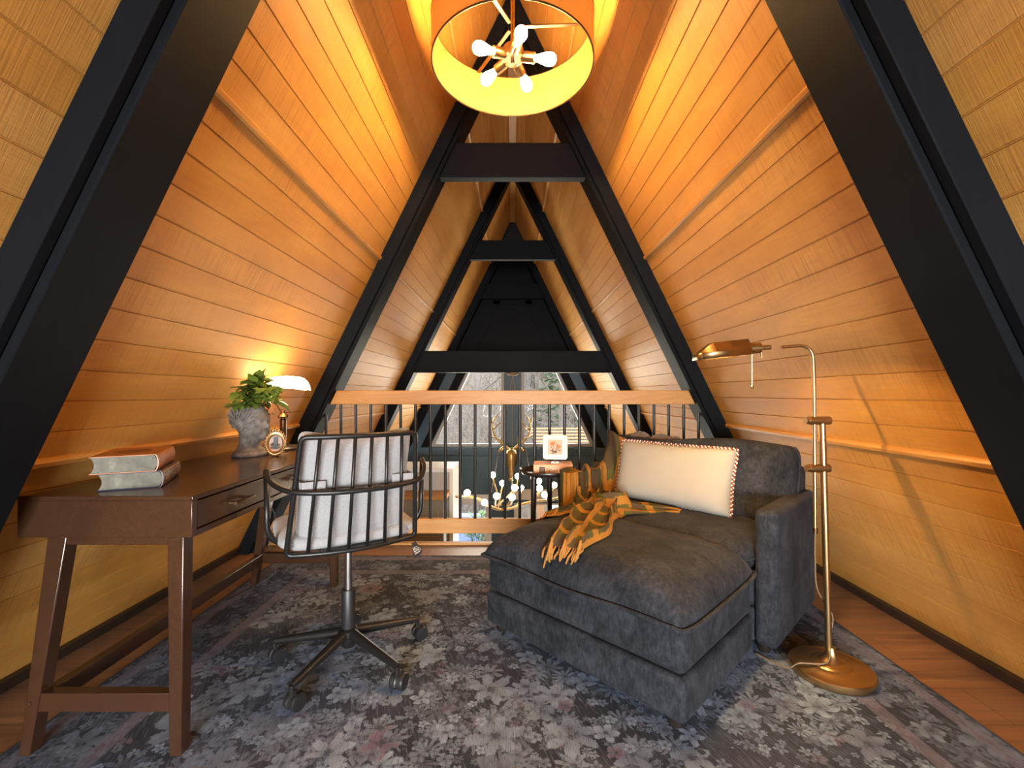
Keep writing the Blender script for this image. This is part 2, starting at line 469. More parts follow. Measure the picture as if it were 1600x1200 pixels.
def chenille(name, dark, light, scale=1.0):
    m = Mat(name, 0.85); o = m.obj()
    a = m.noise(m.scale(o, (85 * scale, 85 * scale, 34 * scale)), 1.0, 5, 0.75, 0.3)
    b = m.noise(o, 7.0, 4, 0.65, 0.6)
    f = m.math('ADD', m.math('MULTIPLY', a, 0.5), m.math('MULTIPLY', b, 0.5))
    m.color(m.ramp(f, [(0.35, dark), (0.50, tuple(.6 * p + .4 * q for p, q in zip(dark, light))), (0.65, light)]))
    m.b.inputs['Sheen Weight'].default_value = 0.035; m.b.inputs['Sheen Roughness'].default_value = 0.28; m.b.inputs['Sheen Tint'].default_value = (0.95, 0.82, 0.92, 1); m.b.inputs['Specular IOR Level'].default_value = 0.2
    m.bump(a, 0.5, 0.004)
    return m.m
def weave(name, c0, c1, sc=420.0):
    m = Mat(name, 0.9); o = m.obj()
    a = m.noise(o, sc, 2, 0.7); b = m.noise(o, 14.0, 3)
    m.color(m.mix(m.math('ADD', m.math('MULTIPLY', m.step(a, .35, .65), 0.75), m.math('MULTIPLY', b, 0.2)), c0, c1))
    m.b.inputs['Sheen Weight'].default_value = 0.2
    m.bump(a, 0.35, 0.002)
    return m.m
def plaid():
    m = Mat('olive_and_gold_plaid_wool', 0.95); u, v, _ = m.xyz(m.uv())
    def band(t, p, a, b):
        f = m.math('FRACT', m.math('MULTIPLY_ADD', t, 1 / p, m.math('MULTIPLY', m.noise(m.scale(m.uv(), (30, 30, 1)), 1.0, 2), .10)))
        return m.math('MULTIPLY', m.math('GREATER_THAN', f, a), m.math('LESS_THAN', f, b))
    base = (0.062, 0.057, 0.014); dk = (0.024, 0.026, 0.016); pu = (0.055, 0.032, 0.026); go = (0.26, 0.115, 0.020)
    c = m.mix(m.math('MULTIPLY', band(u, .17, .55, .85), 0.8), base, dk)
    c = m.mix(m.math('MULTIPLY', band(v, .17, .50, .9), 0.6), c, pu)
    c = m.mix(m.math('MULTIPLY', band(u, .17, .06, .30), 0.8), c, go)
    c = m.mix(m.math('MULTIPLY', band(v, .17, .06, .30), 0.8), c, go)
    n = m.noise(m.scale(m.uv(), (260, 260, 1)), 1.0, 2, 0.7)
    c = m.mix(m.math('MULTIPLY', m.step(n, .42, .7), 0.25), c, (0.085, 0.058, 0.02))
    m.color(c); m.b.inputs['Specular IOR Level'].default_value = 0.1; m.bump(n, 0.4, 0.003)
    return m.m
def gold_leaf():
    m = Mat('mottled_gold_leaf_lining', 0.42, 0.3); o = m.obj()
    n = m.noise(o, 70.0, 4, 0.75); b = m.noise(o, 7.0, 2)
    f = m.math('MULTIPLY', m.step(n, 0.50, 0.60), m.step(b, 0.40, 0.62))
    m.color(m.mix(f, (0.80, 0.47, 0.15), (0.26, 0.10, 0.02))); return m.m
def glass():
    m = bpy.data.materials.new('window_glass'); m.use_nodes = True; t = m.node_tree
    t.nodes.clear(); out = t.nodes.new('ShaderNodeOutputMaterial')
    tr = t.nodes.new('ShaderNodeBsdfTransparent'); gl = t.nodes.new('ShaderNodeBsdfGlossy'); gl.inputs['Roughness'].default_value = 0.02
    fr = t.nodes.new('ShaderNodeFresnel'); fr.inputs[0].default_value = 1.12
    mx = t.nodes.new('ShaderNodeMixShader')
    tr.inputs[0].default_value = (0.95, 0.97, 0.97, 1)
    t.links.new(fr.outputs[0], mx.inputs[0]); t.links.new(tr.outputs[0], mx.inputs[1]); t.links.new(gl.outputs[0], mx.inputs[2])
    t.links.new(mx.outputs[0], out.inputs[0]); return m
def leafmat(name, c0, c1, trans=0.0):
    m = Mat(name, 0.45); o = m.obj()
    n = m.noise(o, 24.0, 3)
    m.color(m.mix(n, c0, c1))
    return m.m
def black_paint():
    m = Mat('satin_black_timber_paint', 0.5, Specular_IOR_Level=0.05); o = m.obj()
    n = m.noise(m.scale(o, (30, 30, 3)), 1.0, 3, 0.6); d = m.noise(o, 2.0, 2)
    m.color(m.mix(n, (0.0052, 0.0060, 0.0076), (0.0082, 0.0094, 0.0116))); m.bump(n, 0.15, 0.002)
    m.rough(m.math('MULTIPLY_ADD', d, 0.2, 0.45)); return m.m
def brushed(name, c, rough=0.28):
    m = Mat(name, rough, 1.0); o = m.obj()
    n = m.noise(m.scale(o, (400, 400, 12)), 1.0, 2)
    m.color(m.mix(n, tuple(k * 0.85 for k in c), c)); m.rough(m.math('MULTIPLY_ADD', n, 0.15, rough)); return m.m
def stone():
    m = Mat('weathered_grey_cement', 0.9); o = m.obj()
    a = m.noise(o, 28.0, 4, 0.65); b = m.noise(o, 160.0, 2)
    m.color(m.ramp(a, [(0.3, (0.085, 0.070, 0.058)), (0.55, (0.175, 0.150, 0.128)), (0.75, (0.27, 0.24, 0.21))]))
    m.bump(m.math('ADD', a, b), 0.25, 0.003); return m.m

M_WALL = wall_wood(); M_BLACK = black_paint(); M_FLOOR = floor_wood(); M_RUG = rug_mat()
M_TRIM = timber('pine_batten', (0.46, 0.22, 0.045), (0.55, 0.29, 0.08), 1)
M_RAIL = timber('honey_pine_rail', (0.36, 0.168, 0.034), (0.46, 0.240, 0.066), 0, True)
M_DESK = timber('walnut_brown_desk_veneer', (0.036, 0.0155, 0.0075), (0.045, 0.0200, 0.0095), 1, rough=0.22, freq=9)
M_DESK.node_tree.nodes['Principled BSDF'].inputs['Specular IOR Level'].default_value = 0.62
M_IRON = plain('black_powder_coated_steel', (0.014, 0.013, 0.012), 0.36, 0.3, 0.2)
M_BASEB = plain('dark_brown_baseboard_paint', (0.022, 0.013, 0.009), 0.45)
M_NAVY = plain('navy_gable_paint', (0.036, 0.080, 0.120), 0.5, sc=4)
M_WHITE = plain('white_painted_trim', (0.62, 0.63, 0.64), 0.5, var=0.04)
M_GREYW = plain('pale_grey_cabinet_paint', (0.36, 0.36, 0.36), 0.5, var=0.04)
M_OLIVE = plain('olive_grey_cabinet_paint', (0.19, 0.17, 0.12), 0.5, var=0.05)
M_GLASS = glass()
M_SOFA = chenille('charcoal_chenille', (0.0016, 0.0034, 0.0048), (0.038, 0.040, 0.048))
M_GREYF = weave('grey_woven_upholstery', (0.18, 0.177, 0.178), (0.38, 0.375, 0.375), 620.0)
M_CREAM = plain('cream_cotton', (0.25, 0.235, 0.195), 0.9, var=0.05, sc=18, bump=0.15)
M_REDB = plain('red_pom_trim', (0.22, 0.035, 0.025), 0.9)
M_WHITB = plain('white_pom_trim', (0.62, 0.55, 0.46), 0.9)
M_PLAID = plaid()
M_FRINGE = plain('gold_wool_fringe', (0.28, 0.125, 0.022), 0.95, var=0.3, sc=90)
M_BRASS = brushed('antique_brass', (0.52, 0.34, 0.16), 0.24)
M_BRONZE = brushed('dark_bronze', (0.13, 0.075, 0.04), 0.3)
M_NICKEL = brushed('brushed_nickel', (0.45, 0.43, 0.41), 0.25)
def translucent(m, f, c):
    t = m.node_tree; out = next(n for n in t.nodes if n.type == 'OUTPUT_MATERIAL'); b = next(n for n in t.nodes if n.type == 'BSDF_PRINCIPLED')
    tr = t.nodes.new('ShaderNodeBsdfTranslucent'); tr.inputs[0].default_value = (*c, 1)
    mx = t.nodes.new('ShaderNodeMixShader'); mx.inputs[0].default_value = f
    t.links.new(b.outputs[0], mx.inputs[1]); t.links.new(tr.outputs[0], mx.inputs[2]); t.links.new(mx.outputs[0], out.inputs[0]); return m
M_DRUM = translucent(plain('caramel_drum_shade_fabric', (0.36, 0.15, 0.045), 0.7, sc=80), .85, (.85, .55, .25))
M_LEAFG = translucent(gold_leaf(), .55, (1.0, .76, .44))
M_ANTLER = plain('pale_gold_antler_resin', (0.48, 0.32, 0.13), 0.35, 0.5, 0.2)
M_STONE = stone()
M_LEAF = leafmat('pothos_leaf', (0.045, 0.090, 0.010), (0.20, 0.26, 0.035))
M_SOIL = plain('dark_potting_soil', (0.02, 0.013, 0.008), 0.95, var=0.4)
M_GREEN = leafmat('evergreen_needles', (0.030, 0.055, 0.018), (0.09, 0.13, 0.045))
M_BARK = plain('grey_winter_bark', (0.20, 0.165, 0.135), 0.95, var=0.35, sc=12)
M_GROUND = plain('leaf_litter', (0.20, 0.15, 0.105), 0.95, var=0.5, sc=9)
M_ORANGE = timber('orange_cedar', (0.50, 0.23, 0.10), (0.62, 0.33, 0.17), 0, rough=0.6)
M_LEATHER = plain('tan_leather_binding', (0.34, 0.12, 0.028), 0.42, sc=60, bump=0.1)
M_BLUEC = plain('navy_cloth_binding', (0.018, 0.014, 0.050), 0.55)
M_MAROON = plain('plum_leather_spine', (0.055, 0.020, 0.022), 0.45)
M_GILT = plain('gilt_stamping', (0.52, 0.30, 0.10), 0.35, 0.7)
def pages():
    m = Mat('silvered_page_edges', 0.5, 0.0, Specular_IOR_Level=0.2); o = m.obj()
    n = m.noise(m.scale(o, (3, 3, 900)), 1.0, 2); b = m.noise(o, 26.0, 3, 0.6)
    c = m.ramp(b, [(0.3, (0.045, 0.041, 0.027)), (0.6, (0.115, 0.108, 0.078)), (0.8, (0.22, 0.215, 0.17))])
    m.color(m.mix(m.math('MULTIPLY', n, 0.5), c, (0.12, 0.11, 0.075))); return m.m
M_PAGES = pages()
M_PEACH = plain('peach_paper_cover', (0.62, 0.33, 0.17), 0.6, var=0.06)
M_INK = plain('dark_printing_ink', (0.03, 0.022, 0.02), 0.7)
M_DARKW = plain('black_stained_wood', (0.014, 0.010, 0.008), 0.32)
M_GLOSS = plain('gloss_black_plastic', (0.012, 0.012, 0.013), 0.45)
M_CORD = plain('beige_cord', (0.15, 0.10, 0.05), 0.6)
M_BULB = emit('glowing_filament_bulb', (1.0, 0.56, 0.20), PENDANT)
M_BULBR = emit('glowing_reading_bulb', (1.0, 0.60, 0.25), READING)
M_GLOBE = emit('glowing_globe_bulb', (1.0, 0.82, 0.56), GLOBE)
M_OPAL = emit('glowing_opal_glass', (1.0, 0.66, 0.32), BANKER)

# ------------------------------------------------------------------ room shell
Y0, Y1, YW = -2.6, 3.2, 7.1           # back gable, loft edge, far gable
ZL = -2.45                             # lower floor
BAT = (0.845, 1.938, 3.03)             # sheet joints on the slopes
def roof_panel(name, sx):
    st = 0.1016 * RUN / SL; zs = []
    z = BAT[0]
    while z > ZL + 0.1: z -= st
    pr = [(roofX(ZL), ZL)]
    dz = 0.0028
    z += st if z <= ZL + 0.02 else 0
    while z < APEX - 0.04:
        for q, dep in ((z - dz, 0), (z - dz * .6, .005), (z + dz * .6, .005), (z + dz, 0)):
            pr.append((roofX(q) + dep * RUN / SL, q + dep / SL))
        z += st
    pr.append((0.0, APEX))
    th = 0.12
    outer = [(0.0, APEX + th * SL / 1.0 * 0.9), (roofX(ZL) + 0.14, ZL)]
    poly = [(sx * a, b) for a, b in pr + outer]
    m = MB(); m.prism(poly, Y0 - 0.1, YW + 0.1)
    return struct(m.build(name, M_WALL))
roof_panel('wall_left', -1); roof_panel('wall_right', 1)

W = roofX(0)
fl = MB(); fl.prism([(-W, 0), (W, 0), (roofX(-.25), -.25), (-roofX(-.25), -.25)], Y0, Y1)
struct(fl.build('floor', M_FLOOR))
nz = MB(); nz.box2((-1.70, Y1 - .045, 0), (1.70, Y1, .012))
struct(nz.build('trim_nosing', M_TRIM))
lf = MB(); lf.box2((-3.0, 0, ZL - .1), (3.0, YW + .1, ZL))
struct(lf.build('floor_lower', M_FLOOR))
wl = MB(); wl.prism([(-roofX(ZL), ZL), (roofX(ZL), ZL), (roofX(-.25), -.25), (-roofX(-.25), -.25)], -0.1, 0.0)  # unseen wall under the loft, added to stop sky light leaking in
struct(wl.build('wall_lower', M_GREYW))

for sx, nm in ((-1, 'baseboard_left'), (1, 'baseboard_right')):
    m = MB()
    m.prism([(sx * a, b) for a, b in ((W - .001, 0.001), (W - .030, 0.001), (W - .030 - .052 / RUN, .052), (W - .003 - .052 / RUN, .052))], Y0 + .02, 2.96)
    struct(m.build(nm, M_BASEB))

FY = [1.01, 2.965, 4.92, 6.875]
bays = [(Y0, FY[0]), (FY[0] + .21, FY[1]), (FY[1] + .21, FY[2]), (FY[2] + .21, FY[3])]
k = 0
for sx in (-1, 1):
    for zb in BAT:
        for a, b in bays:
            k += 1
            m = MB(); h = .014
            ux, uz = -1 / SL, RUN / SL                       # up the slope
            nx, nz_ = RUN / SL, 1 / SL                        # outward
            x0, z0 = roofX(zb) , zb
            P = lambda u, n: (sx * (x0 + ux * u - nx * n), z0 + uz * u - nz_ * n)
            m.prism([P(-h, .0), P(-h, .010), P(-h * .5, .018), P(h * .5, .018), P(h, .010), P(h, .0)], a + .002, b - .002)
            struct(m.build('trim_%d' % k, M_TRIM))
m = MB(); m.box2((-.035, Y0, APEX - .085), (.035, YW, APEX - .073))
struct(m.build('trim_ridge', M_TRIM))

def frame(yf, label, collars, zf, gusset=False):
    t = thing('timber_frame', label, 'roof frame', (0, yf, zf))
    c1 = .083 * SL; c2 = .104 * SL
    for sx in (-1, 1):
        def poly(ci, co=0.004, zf=zf):
            return [(sx * (roofX(zf) - co), zf), (sx * 0.0, APEX - co * RUN), (sx * 0.0, APEX - ci), (sx * (roofX(zf) - ci / RUN), zf)]
        a = MB(); a.prism(poly(c2), yf + .032, yf + .21)
        ra = a.build('rafter', M_BLACK, t, bevel=.004, seg=1, world=True)
        b = MB(); b.prism(poly(c1), yf, yf + .03)
        b.build('facing_board', M_BLACK, ra, bevel=.003, seg=1, world=True)
    for (za, zb, ya, yb) in collars:
        xa = roofX(za) - c2 / RUN + .01; xb = roofX(zb) - c2 / RUN + .01
        m = MB(); m.prism([(-xa, za), (xa, za), (xb, zb), (-xb, zb)], yf + ya, yf + yb)
        m.build('collar_tie', M_BLACK, t, bevel=.004, seg=1, world=True)
    if gusset:
        z0 = APEX - .62; x0 = roofX(z0) - .02
        m = MB(); m.prism([(-x0, z0), (x0, z0), (.03, APEX - .1), (-.03, APEX - .1)], yf - .012, yf - .002)
        g = m.build('gusset_plate', M_IRON, t, world=True)
        for i, j in ((-.07, 0), (.07, 0), (-.05, .12), (.05, .12), (0, .24)):
            q = MB(); q.ball((i, yf - .014, z0 + .08 + j), .014, 8, 6); q.build('bolt', M_IRON, g, smooth=180, world=True)
    return t
frame(FY[0], 'large black timber A-frame in the foreground, running out of the top of the photo', [], 0.0)
frame(FY[1], 'black timber A-frame that the wooden railing is fixed to', [(2.49, 2.72, .062, .135)], 0.0)
frame(FY[2], 'black timber A-frame beyond the railing with two cross ties', [(2.52, 2.73, .062, .135), (1.28, 1.517, .04, .14)], ZL)
frame(FY[3], 'farthest black timber A-frame standing against the gable wall', [(2.50, 2.73, .062, .135)], ZL, True)

# far gable wall with its openings
g = MB(); ya, yb = YW, YW + .1
ZS, ZT = .22, 1.52
def wx(z): return 1.288 - (z - ZS) / RUN
R = roofX
g.prism([(-R(-.5), -.5), (R(-.5), -.5), (R(ZS), ZS), (-R(ZS), ZS)], ya, yb)
for sx in (-1, 1):
    g.prism([(sx * R(ZS), ZS), (sx * wx(ZS), ZS), (sx * wx(ZT), ZT), (sx * R(ZT), ZT)], ya, yb)
g.box2((-.135, ya, ZS), (.135, yb, ZT))
gu = MB(); gu.prism([(-R(ZT), ZT), (R(ZT), ZT), (0, APEX)], ya, yb); struct(gu.build('wall_front_upper_shaded', M_BLACK))  # upper gable's lack of light put into its colour as black
g.box2((-R(-.5), ya, -.66), (R(-.5), yb, -.5))
g.box2((-R(-.66), ya, ZL), (-1.75, yb, -.66)); g.box2((1.75, ya, ZL), (R(-.66), yb, -.66)); g.box2((-.33, ya, ZL), (.02, yb, -.66))
g.box2((-1.75, ya, ZL), (1.75, yb, ZL + .12))
struct(g.build('wall_front', M_NAVY))
k = 0
for sx in (-1, 1):       # upper windows
    k += 1
    fr = MB(); o = .045
    P = [(sx * .135, ZS), (sx * wx(ZS), ZS), (sx * wx(ZT), ZT), (sx * .135, ZT)]
    Q = [(sx * (.135 + o), ZS + o), (sx * (wx(ZS) - o * 1.75), ZS + o), (sx * (wx(ZT) - o * .45), ZT - o), (sx * (.135 + o), ZT - o)]
    for i in range(4):
        j = (i + 1) % 4
        fr.prism([P[i], P[j], Q[j], Q[i]], ya + .02, yb - .01)
    f = struct(fr.build('window_%d' % k, M_GREYW))
    p = MB(); p.prism(Q, ya + .055, ya + .061)
    struct(p.build('pane', M_GLASS, f))
for x0, x1, top in ((-1.75, -.33, -.66), (.02, 1.75, -.66)):   # lower glazed doors
    k += 1
    fr = MB(); o = .085
    zb = ZL + .12
    fr.box2((x0, ya + .01, zb), (x0 + o, yb - .01, top)); fr.box2((x1 - o, ya + .01, zb), (x1, yb - .01, top))
    fr.box2((x0 + o, ya + .01, top - .03), (x1 - o, yb - .01, top)); fr.box2((x0 + o, ya + .01, zb), (x1 - o, yb - .01, zb + .1))
    f = struct(fr.build('window_%d' % k, M_WHITE))
    p = MB(); p.box2((x0 + o, ya + .05, zb + .1), (x1 - o, ya + .056, top - .03))
    struct(p.build('pane', M_GLASS, f))
for nm, z0, z1, dp, mt in (('trim_sill', ZS - .05, ZS - .012, .05, M_NAVY), ('trim_apron', ZS - .17, ZS - .14, .035, M_NAVY)):
    m = MB(); m.box2((-1.42, ya - dp, z0), (1.42, ya - .001, z1)); struct(m.build(nm, mt))
for nm, x0, x1, z0, z1 in (('trim_lintel_left', -1.85, -.33, -.655, -.52), ('trim_lintel_right', .02, 1.85, -.60, -.44)):
    m = MB(); m.box2((x0, ya - .03, z0), (x1, ya - .001, z1)); struct(m.build(nm, M_WHITE))
for sx, nm in ((-1, 'trim_casing_left'), (1, 'trim_casing_right')):     # casing boards along the slanted sides
    m = MB()
    m.prism([(sx * (wx(ZS) + .01), ZS), (sx * (wx(ZS) + .14), ZS), (sx * (wx(2.55) + .14), 2.55), (sx * (wx(2.55) + .01), 2.55)], ya - .025, ya - .001)
    struct(m.build(nm, M_BLACK))
m = MB(); m.box2((-.30, ya - .025, 2.44), (.30, ya - .001, 2.50)); struct(m.build('trim_header', M_BLACK))

# gable behind the camera, unseen, its window opening sized to suit the daylight lamp
g = MB(); ya, yb = Y0 - .1, Y0
WB, Z0, Z1 = 1.15, .12, 1.20
g.prism([(-R(0), 0), (R(0), 0), (R(Z0), Z0), (-R(Z0), Z0)], ya, yb); g.prism([(-R(Z1), Z1), (R(Z1), Z1), (0, APEX)], ya, yb)
for sx in (-1, 1): g.prism([(sx * R(Z0), Z0), (sx * WB, Z0), (sx * WB, Z1), (sx * R(Z1), Z1)], ya, yb)
struct(g.build('wall_back', M_WALL))
fr = MB(); ym = Y0 - .07; k += 1; o = .05
for lo, hi in (((-WB, ym, Z0), (-WB + o, ym + .05, Z1)), ((WB - o, ym, Z0), (WB, ym + .05, Z1)), ((-WB + o, ym, Z0), (WB - o, ym + .05, Z0 + o)), ((-WB + o, ym, Z1 - o), (WB - o, ym + .05, Z1)), ((-.02, ym, Z0 + o), (.02, ym + .05, Z1 - o))):
    fr.box2(lo, hi)
f = struct(fr.build('window_%d' % k, M_WHITE))
for x0, x1 in ((-WB + o, -.02), (.02, WB - o)):
    p = MB(); p.box2((x0, ym + .02, Z0 + o), (x1, ym + .026, Z1 - o)); struct(p.build('pane', M_GLASS, f))

# ------------------------------------------------------------------ railing
rl = thing('loft_railing', 'honey pine railing with black metal balusters at the loft edge', 'railing', (0, 3.05, 0))
c2 = .104 * SL
def endx(z): return R(z) - c2 / RUN - .004
m = MB(); m.prism([(-endx(.978), .978), (endx(.978), .978), (endx(1.071), 1.071), (-endx(1.071), 1.071)], 3.03, 3.07)
m.build('top_rail', M_RAIL, rl, bevel=.004, world=True)
m = MB(); m.prism([(-endx(.118), .118), (endx(.118), .118), (endx(.215), .215), (-endx(.215), .215)], 3.03, 3.07)
m.build('bottom_rail', M_RAIL, rl, bevel=.004, world=True)
for i in range(26):
    x = (i - 12.5) * .0998 - .002
    zt = min(.985, APEX - c2 - abs(x) * RUN - .01)
    m = MB(); m.tube([(x, 3.05, .205), (x, 3.05, zt)], .0098, 10)
    m.build('baluster', M_IRON, rl, smooth=40, world=True)

# ------------------------------------------------------------------ rug
RZ = .009
rg = MB(); rg.box2((-1.48, -1.3, .001), (1.48, 2.93, RZ))
tag(rg.build('area_rug', M_RUG, bevel=.003, seg=1), 'large charcoal and grey distressed floral rug covering the loft floor', 'rug')

# ------------------------------------------------------------------ desk
XA, XB, YA, YB, ZD, ZB = -1.413, -.914, 1.298, 2.53, .758, .639
dk = thing('writing_desk', 'long brown wooden desk with three drawers along the left slope', 'desk', (-1.16, 1.91, RZ))
m = MB(); m.box2((XA, YA - .002, ZD - .014), (XB + .003, YB, ZD)); m.build('desktop', M_DESK, dk, bevel=.002, world=True)
m = MB(); m.box2((XA, YA, ZB), (XB, YA + .02, ZD - .014)); m.build('end_panel', M_DESK, dk, bevel=.0015, world=True)
m = MB(); m.box2((XA, YB - .02, ZB), (XB, YB, ZD - .014)); m.build('end_panel', M_DESK, dk, bevel=.0015, world=True)
m = MB(); m.box2((XA, YA + .02, ZB), (XA + .015, YB - .02, ZD - .014)); m.build('back_panel', M_DESK, dk, world=True)
m = MB(); m.box2((XA + .015, YA + .02, ZB), (XB, YB - .02, ZB + .017)); m.build('bottom_rail', M_DESK, dk, world=True)
ys = [YA + .022, YA + .422, YA + .815, YB - .022]
for i in range(3):
    a, b = ys[i] + .004, ys[i + 1] - .004
    m = MB(); m.box2((XB - .40, a + .01, ZB + .022), (XB - .02, b - .01, ZD - .03)); m.box2((XB - .022, a, ZB + .020), (XB - .004, b, ZD - .020))
    dr = m.build('drawer', M_DESK, dk, bevel=.0015, world=True)
    yc = (a + b) / 2; zc = ZB + .057
    h = MB(); h.box2((XB + .016, yc - .055, zc - .005), (XB + .026, yc + .055, zc + .005))
    for s_ in (-.045, .045): h.box2((XB - .004, yc + s_ - .004, zc - .004), (XB + .018, yc + s_ + .004, zc + .004))
    h.build('handle', M_BRONZE, dr, bevel=.001, world=True)
    if i:
        d = MB(); d.box2((XB - .02, ys[i] - .003, ZB + .017), (XB - .001, ys[i] + .003, ZD - .014)); d.build('divider', M_DESK, dk, world=True)
def leg(y0, y1, xt, xb, inner):
    m = MB()
    m.hexa([(xb[0], y0, RZ), (xb[1], y0, RZ), (xb[1], y1, RZ), (xb[0], y1, RZ)],
           [(xt[0], y0, ZB), (xt[1], y0, ZB), (xt[1], y1, ZB), (xt[0], y1, ZB)])
    return m.build('leg', M_DESK, dk, bevel=.003, world=True)
for y0 in (YA + .006, YB - .082):
    leg(y0, y0 + .040, (-1.333, -1.278), (-1.417, -1.386), 1)
    leg(y0, y0 + .040, (-.990, -.942), (-.985, -.951), -1)
    m = MB(); m.box2((-1.30, y0 + .004, ZB - .024), (-.985, y0 + .030, ZB)); m.build('apron', M_DESK, dk, bevel=.002, world=True)
    m = MB(); m.box2((-1.375, y0 + .004, .134), (-.965, y0 + .036, .188)); st = m.build('stretcher', M_DESK, dk, bevel=.002, world=True)
m = MB(); m.box2((-1.375, YA + .04, .136), (-1.345, YB - .08, .186)); m.build('stretcher', M_DESK, dk, bevel=.002, world=True)
m = MB(); m.lathe([(.0055, 0), (.0055, .002), (.003, .003)], 12, Matrix.Translation((-1.385, YA + .006, .16)) @ Matrix.Rotation(PI / 2, 4, 'X'))
m.build('dowel_plug', M_DESK, dk, world=True)

# ------------------------------------------------------------------ books on the desk
def book(loc, rotz, w, l, t, cover, spine, label, gilt=False, medallion=False):
    """spine along local x = 0 side; page foot edge faces local -y"""
    b = thing('hardback_book', label, 'book', loc, rotz, None)
    m = MB(); th = .003
    m.box2((-w, 0, 0), (0, l, th)); m.box2((-w, 0, t - th), (0, l, t))
    m.build('cover', cover, b, bevel=.001, seg=1)
    sp = MB(); n = 8; out = []
    for i in range(n + 1):
        a = -PI / 2 + PI * i / n; out.append((.010 * math.cos(a), t / 2 + t / 2 * math.sin(a)))
    inn = [(x - .003, z) for x, z in out[::-1]]
    sp.prism([(x, z) for x, z in out + inn], 0, l, 'Y'); s_ = sp.build('spine', spine, b, smooth=40)
    p = MB()
    left = []; right = []
    for i in range(9):
        a = -1 + 2 * i / 8; z = t / 2 + (t / 2 - th - .0002) * a
        right.append((-.002 + .008 * (1 - a * a), z)); left.append((-w + .003 + .009 * (1 - a * a), z))
    p.prism(right + left[::-1], .003, l - .003, 'Y'); p.build('page_block', M_PAGES, b, smooth=30)
    if gilt:
        gm = MB()
        def band(y0, y1, z0=.12, z1=.88):
            pts = []
            for zz in np.linspace(z0, z1, 7):
                a = math.asin(2 * zz - 1); pts.append((.010 * math.cos(a) + .0006, zz * t))
            gm.grid([[(x, y0, z) for x, z in pts], [(x, y1, z) for x, z in pts]])
        for y in (.012, .070, .076, .200, .206, .240): band(y, y + .0025)
        for z0 in (.10, .86):
            band(.012, .072, z0, z0 + .04); band(.076, .202, z0, z0 + .04); band(.206, .242, z0, z0 + .04)
        for i in range(6): band(.025 + i * .007, .028 + i * .007, .3 + .05 * (i % 2), .7 - .06 * (i % 3))
        rr = random.Random(3)
        for i in range(26):
            y = .09 + rr.random() * .10; z = .25 + rr.random() * .5; band(y, y + .003 + .005 * rr.random(), z, z + .06)
        for i in range(6): band(.212 + i * .005, .214 + i * .005, .3, .7)
        gm.build('spine_tooling', M_GILT, s_)
    if medallion:
        q = MB(); ring = []
        for j in range(36):
            a = 2 * PI * j / 36; ring.append((-w / 2 + w * .30 * math.cos(a), l * .48 + l * .24 * math.sin(a), t + .0004))
        q.add(ring, [tuple(range(36))]); q.build('cover_medallion', plain('dark_brown_stamped_leather', (0.17, 0.055, 0.014), .5), b)
    return b
BROT = math.radians(26)
book((-1.100, 1.418, ZD), BROT, .152, .246, .052, M_BLUEC, M_MAROON, 'lower book of the pair on the desk, dark blue with gilt spine', gilt=True)
book((-1.105, 1.405, ZD + .0522), BROT + .02, .156, .250, .053, M_LEATHER, M_LEATHER, 'upper book of the pair on the desk, bound in tan leather', medallion=True)

# ------------------------------------------------------------------ head planter with pothos
pt = thing('potted_plant', 'pothos growing in a grey cement planter shaped like a classical head', 'potted plant', (-1.222, 2.14, ZD), math.radians(-14))
def head_sdf(P):
    x, y, z = P[..., 0], P[..., 1], P[..., 2]
    ay = np.abs(y); Q = np.stack([x, ay, z], -1)
    d = sell(Q, (-.012, 0, .178), (.078, .064, .080))
    d = smin(d, sell(Q, (.022, 0, .150), (.050, .049, .062)), .02)
    d = smin(d, sell(Q, (.034, 0, .108), (.036, .033, .030)), .02)
    d = smin(d, sell(Q, (.058, 0, .090), (.014, .016, .012)), .012)
    d = smin(d, sell(Q, (.045, .028, .128), (.022, .018, .020)), .015)
    d = smin(d, scap(Q, (.068, 0, .170), (.083, 0, .140), .006, .0085), .008)
    d = smin(d, sell(Q, (.078, .008, .136), (.008, .006, .006)), .005)
    d = smin(d, scap(Q, (.058, .036, .172), (.070, .008, .174), .007), .010)
    sock = sell(Q, (.076, .024, .160), (.013, .017, .011))
    d = np.maximum(d, -sock + 0.0) * .5 + smin(d, d, .001) * .5
    d = smin(d, sell(Q, (.058, .024, .159), (.012, .014, .0095)), .003)
    d = smin(d, sell(Q, (.070, 0, .1175), (.0085, .017, .0042)), .003)
    d = smin(d, sell(Q, (.069, 0, .1085), (.0085, .014, .0050)), .003)
    d = smin(d, scap(Q, (-.015, 0, .11), (-.018, 0, .03), .043, .046), .025)
    d = smin(d, sell(Q, (-.012, 0, .010), (.070, .088, .026)), .03)
    d = smin(d, sell(Q, (-.008, .060, .142), (.016, .010, .024)), .006)
    # waved hair
    hair = sell(Q, (-.018, 0, .186), (.086, .072, .072))
    line = x + .55 * (z - .19) + .12 * ay
    th = np.arctan2(z - .14, x + .02)
    wave = .0070 * np.sin(th * 26 + 6 * np.sin(ay * 90) + z * 60) + .0035 * np.sin(th * 50 + ay * 160)
    hair = hair - wave
    keep = np.maximum(line - .052, .135 - z - .35 * (-x))
    hair = np.maximum(hair, keep)
    d = smin(d, hair, .004)
    d = smin(d, sell(Q, (-.098, 0, .158), (.022, .028, .030)) - .003 * np.sin(z * 300), .010)
    d = np.maximum(d, z - .238 - .012 * np.clip(x / .07, 0, 1))
    well = sell(Q, (-.014, 0, .245), (.062, .050, .045)); d = np.maximum(d, -well)
    return np.maximum(d, -z)
v, f = nets(head_sdf, (-.13, -.10, -.004), (.105, .10, .262), .0034)
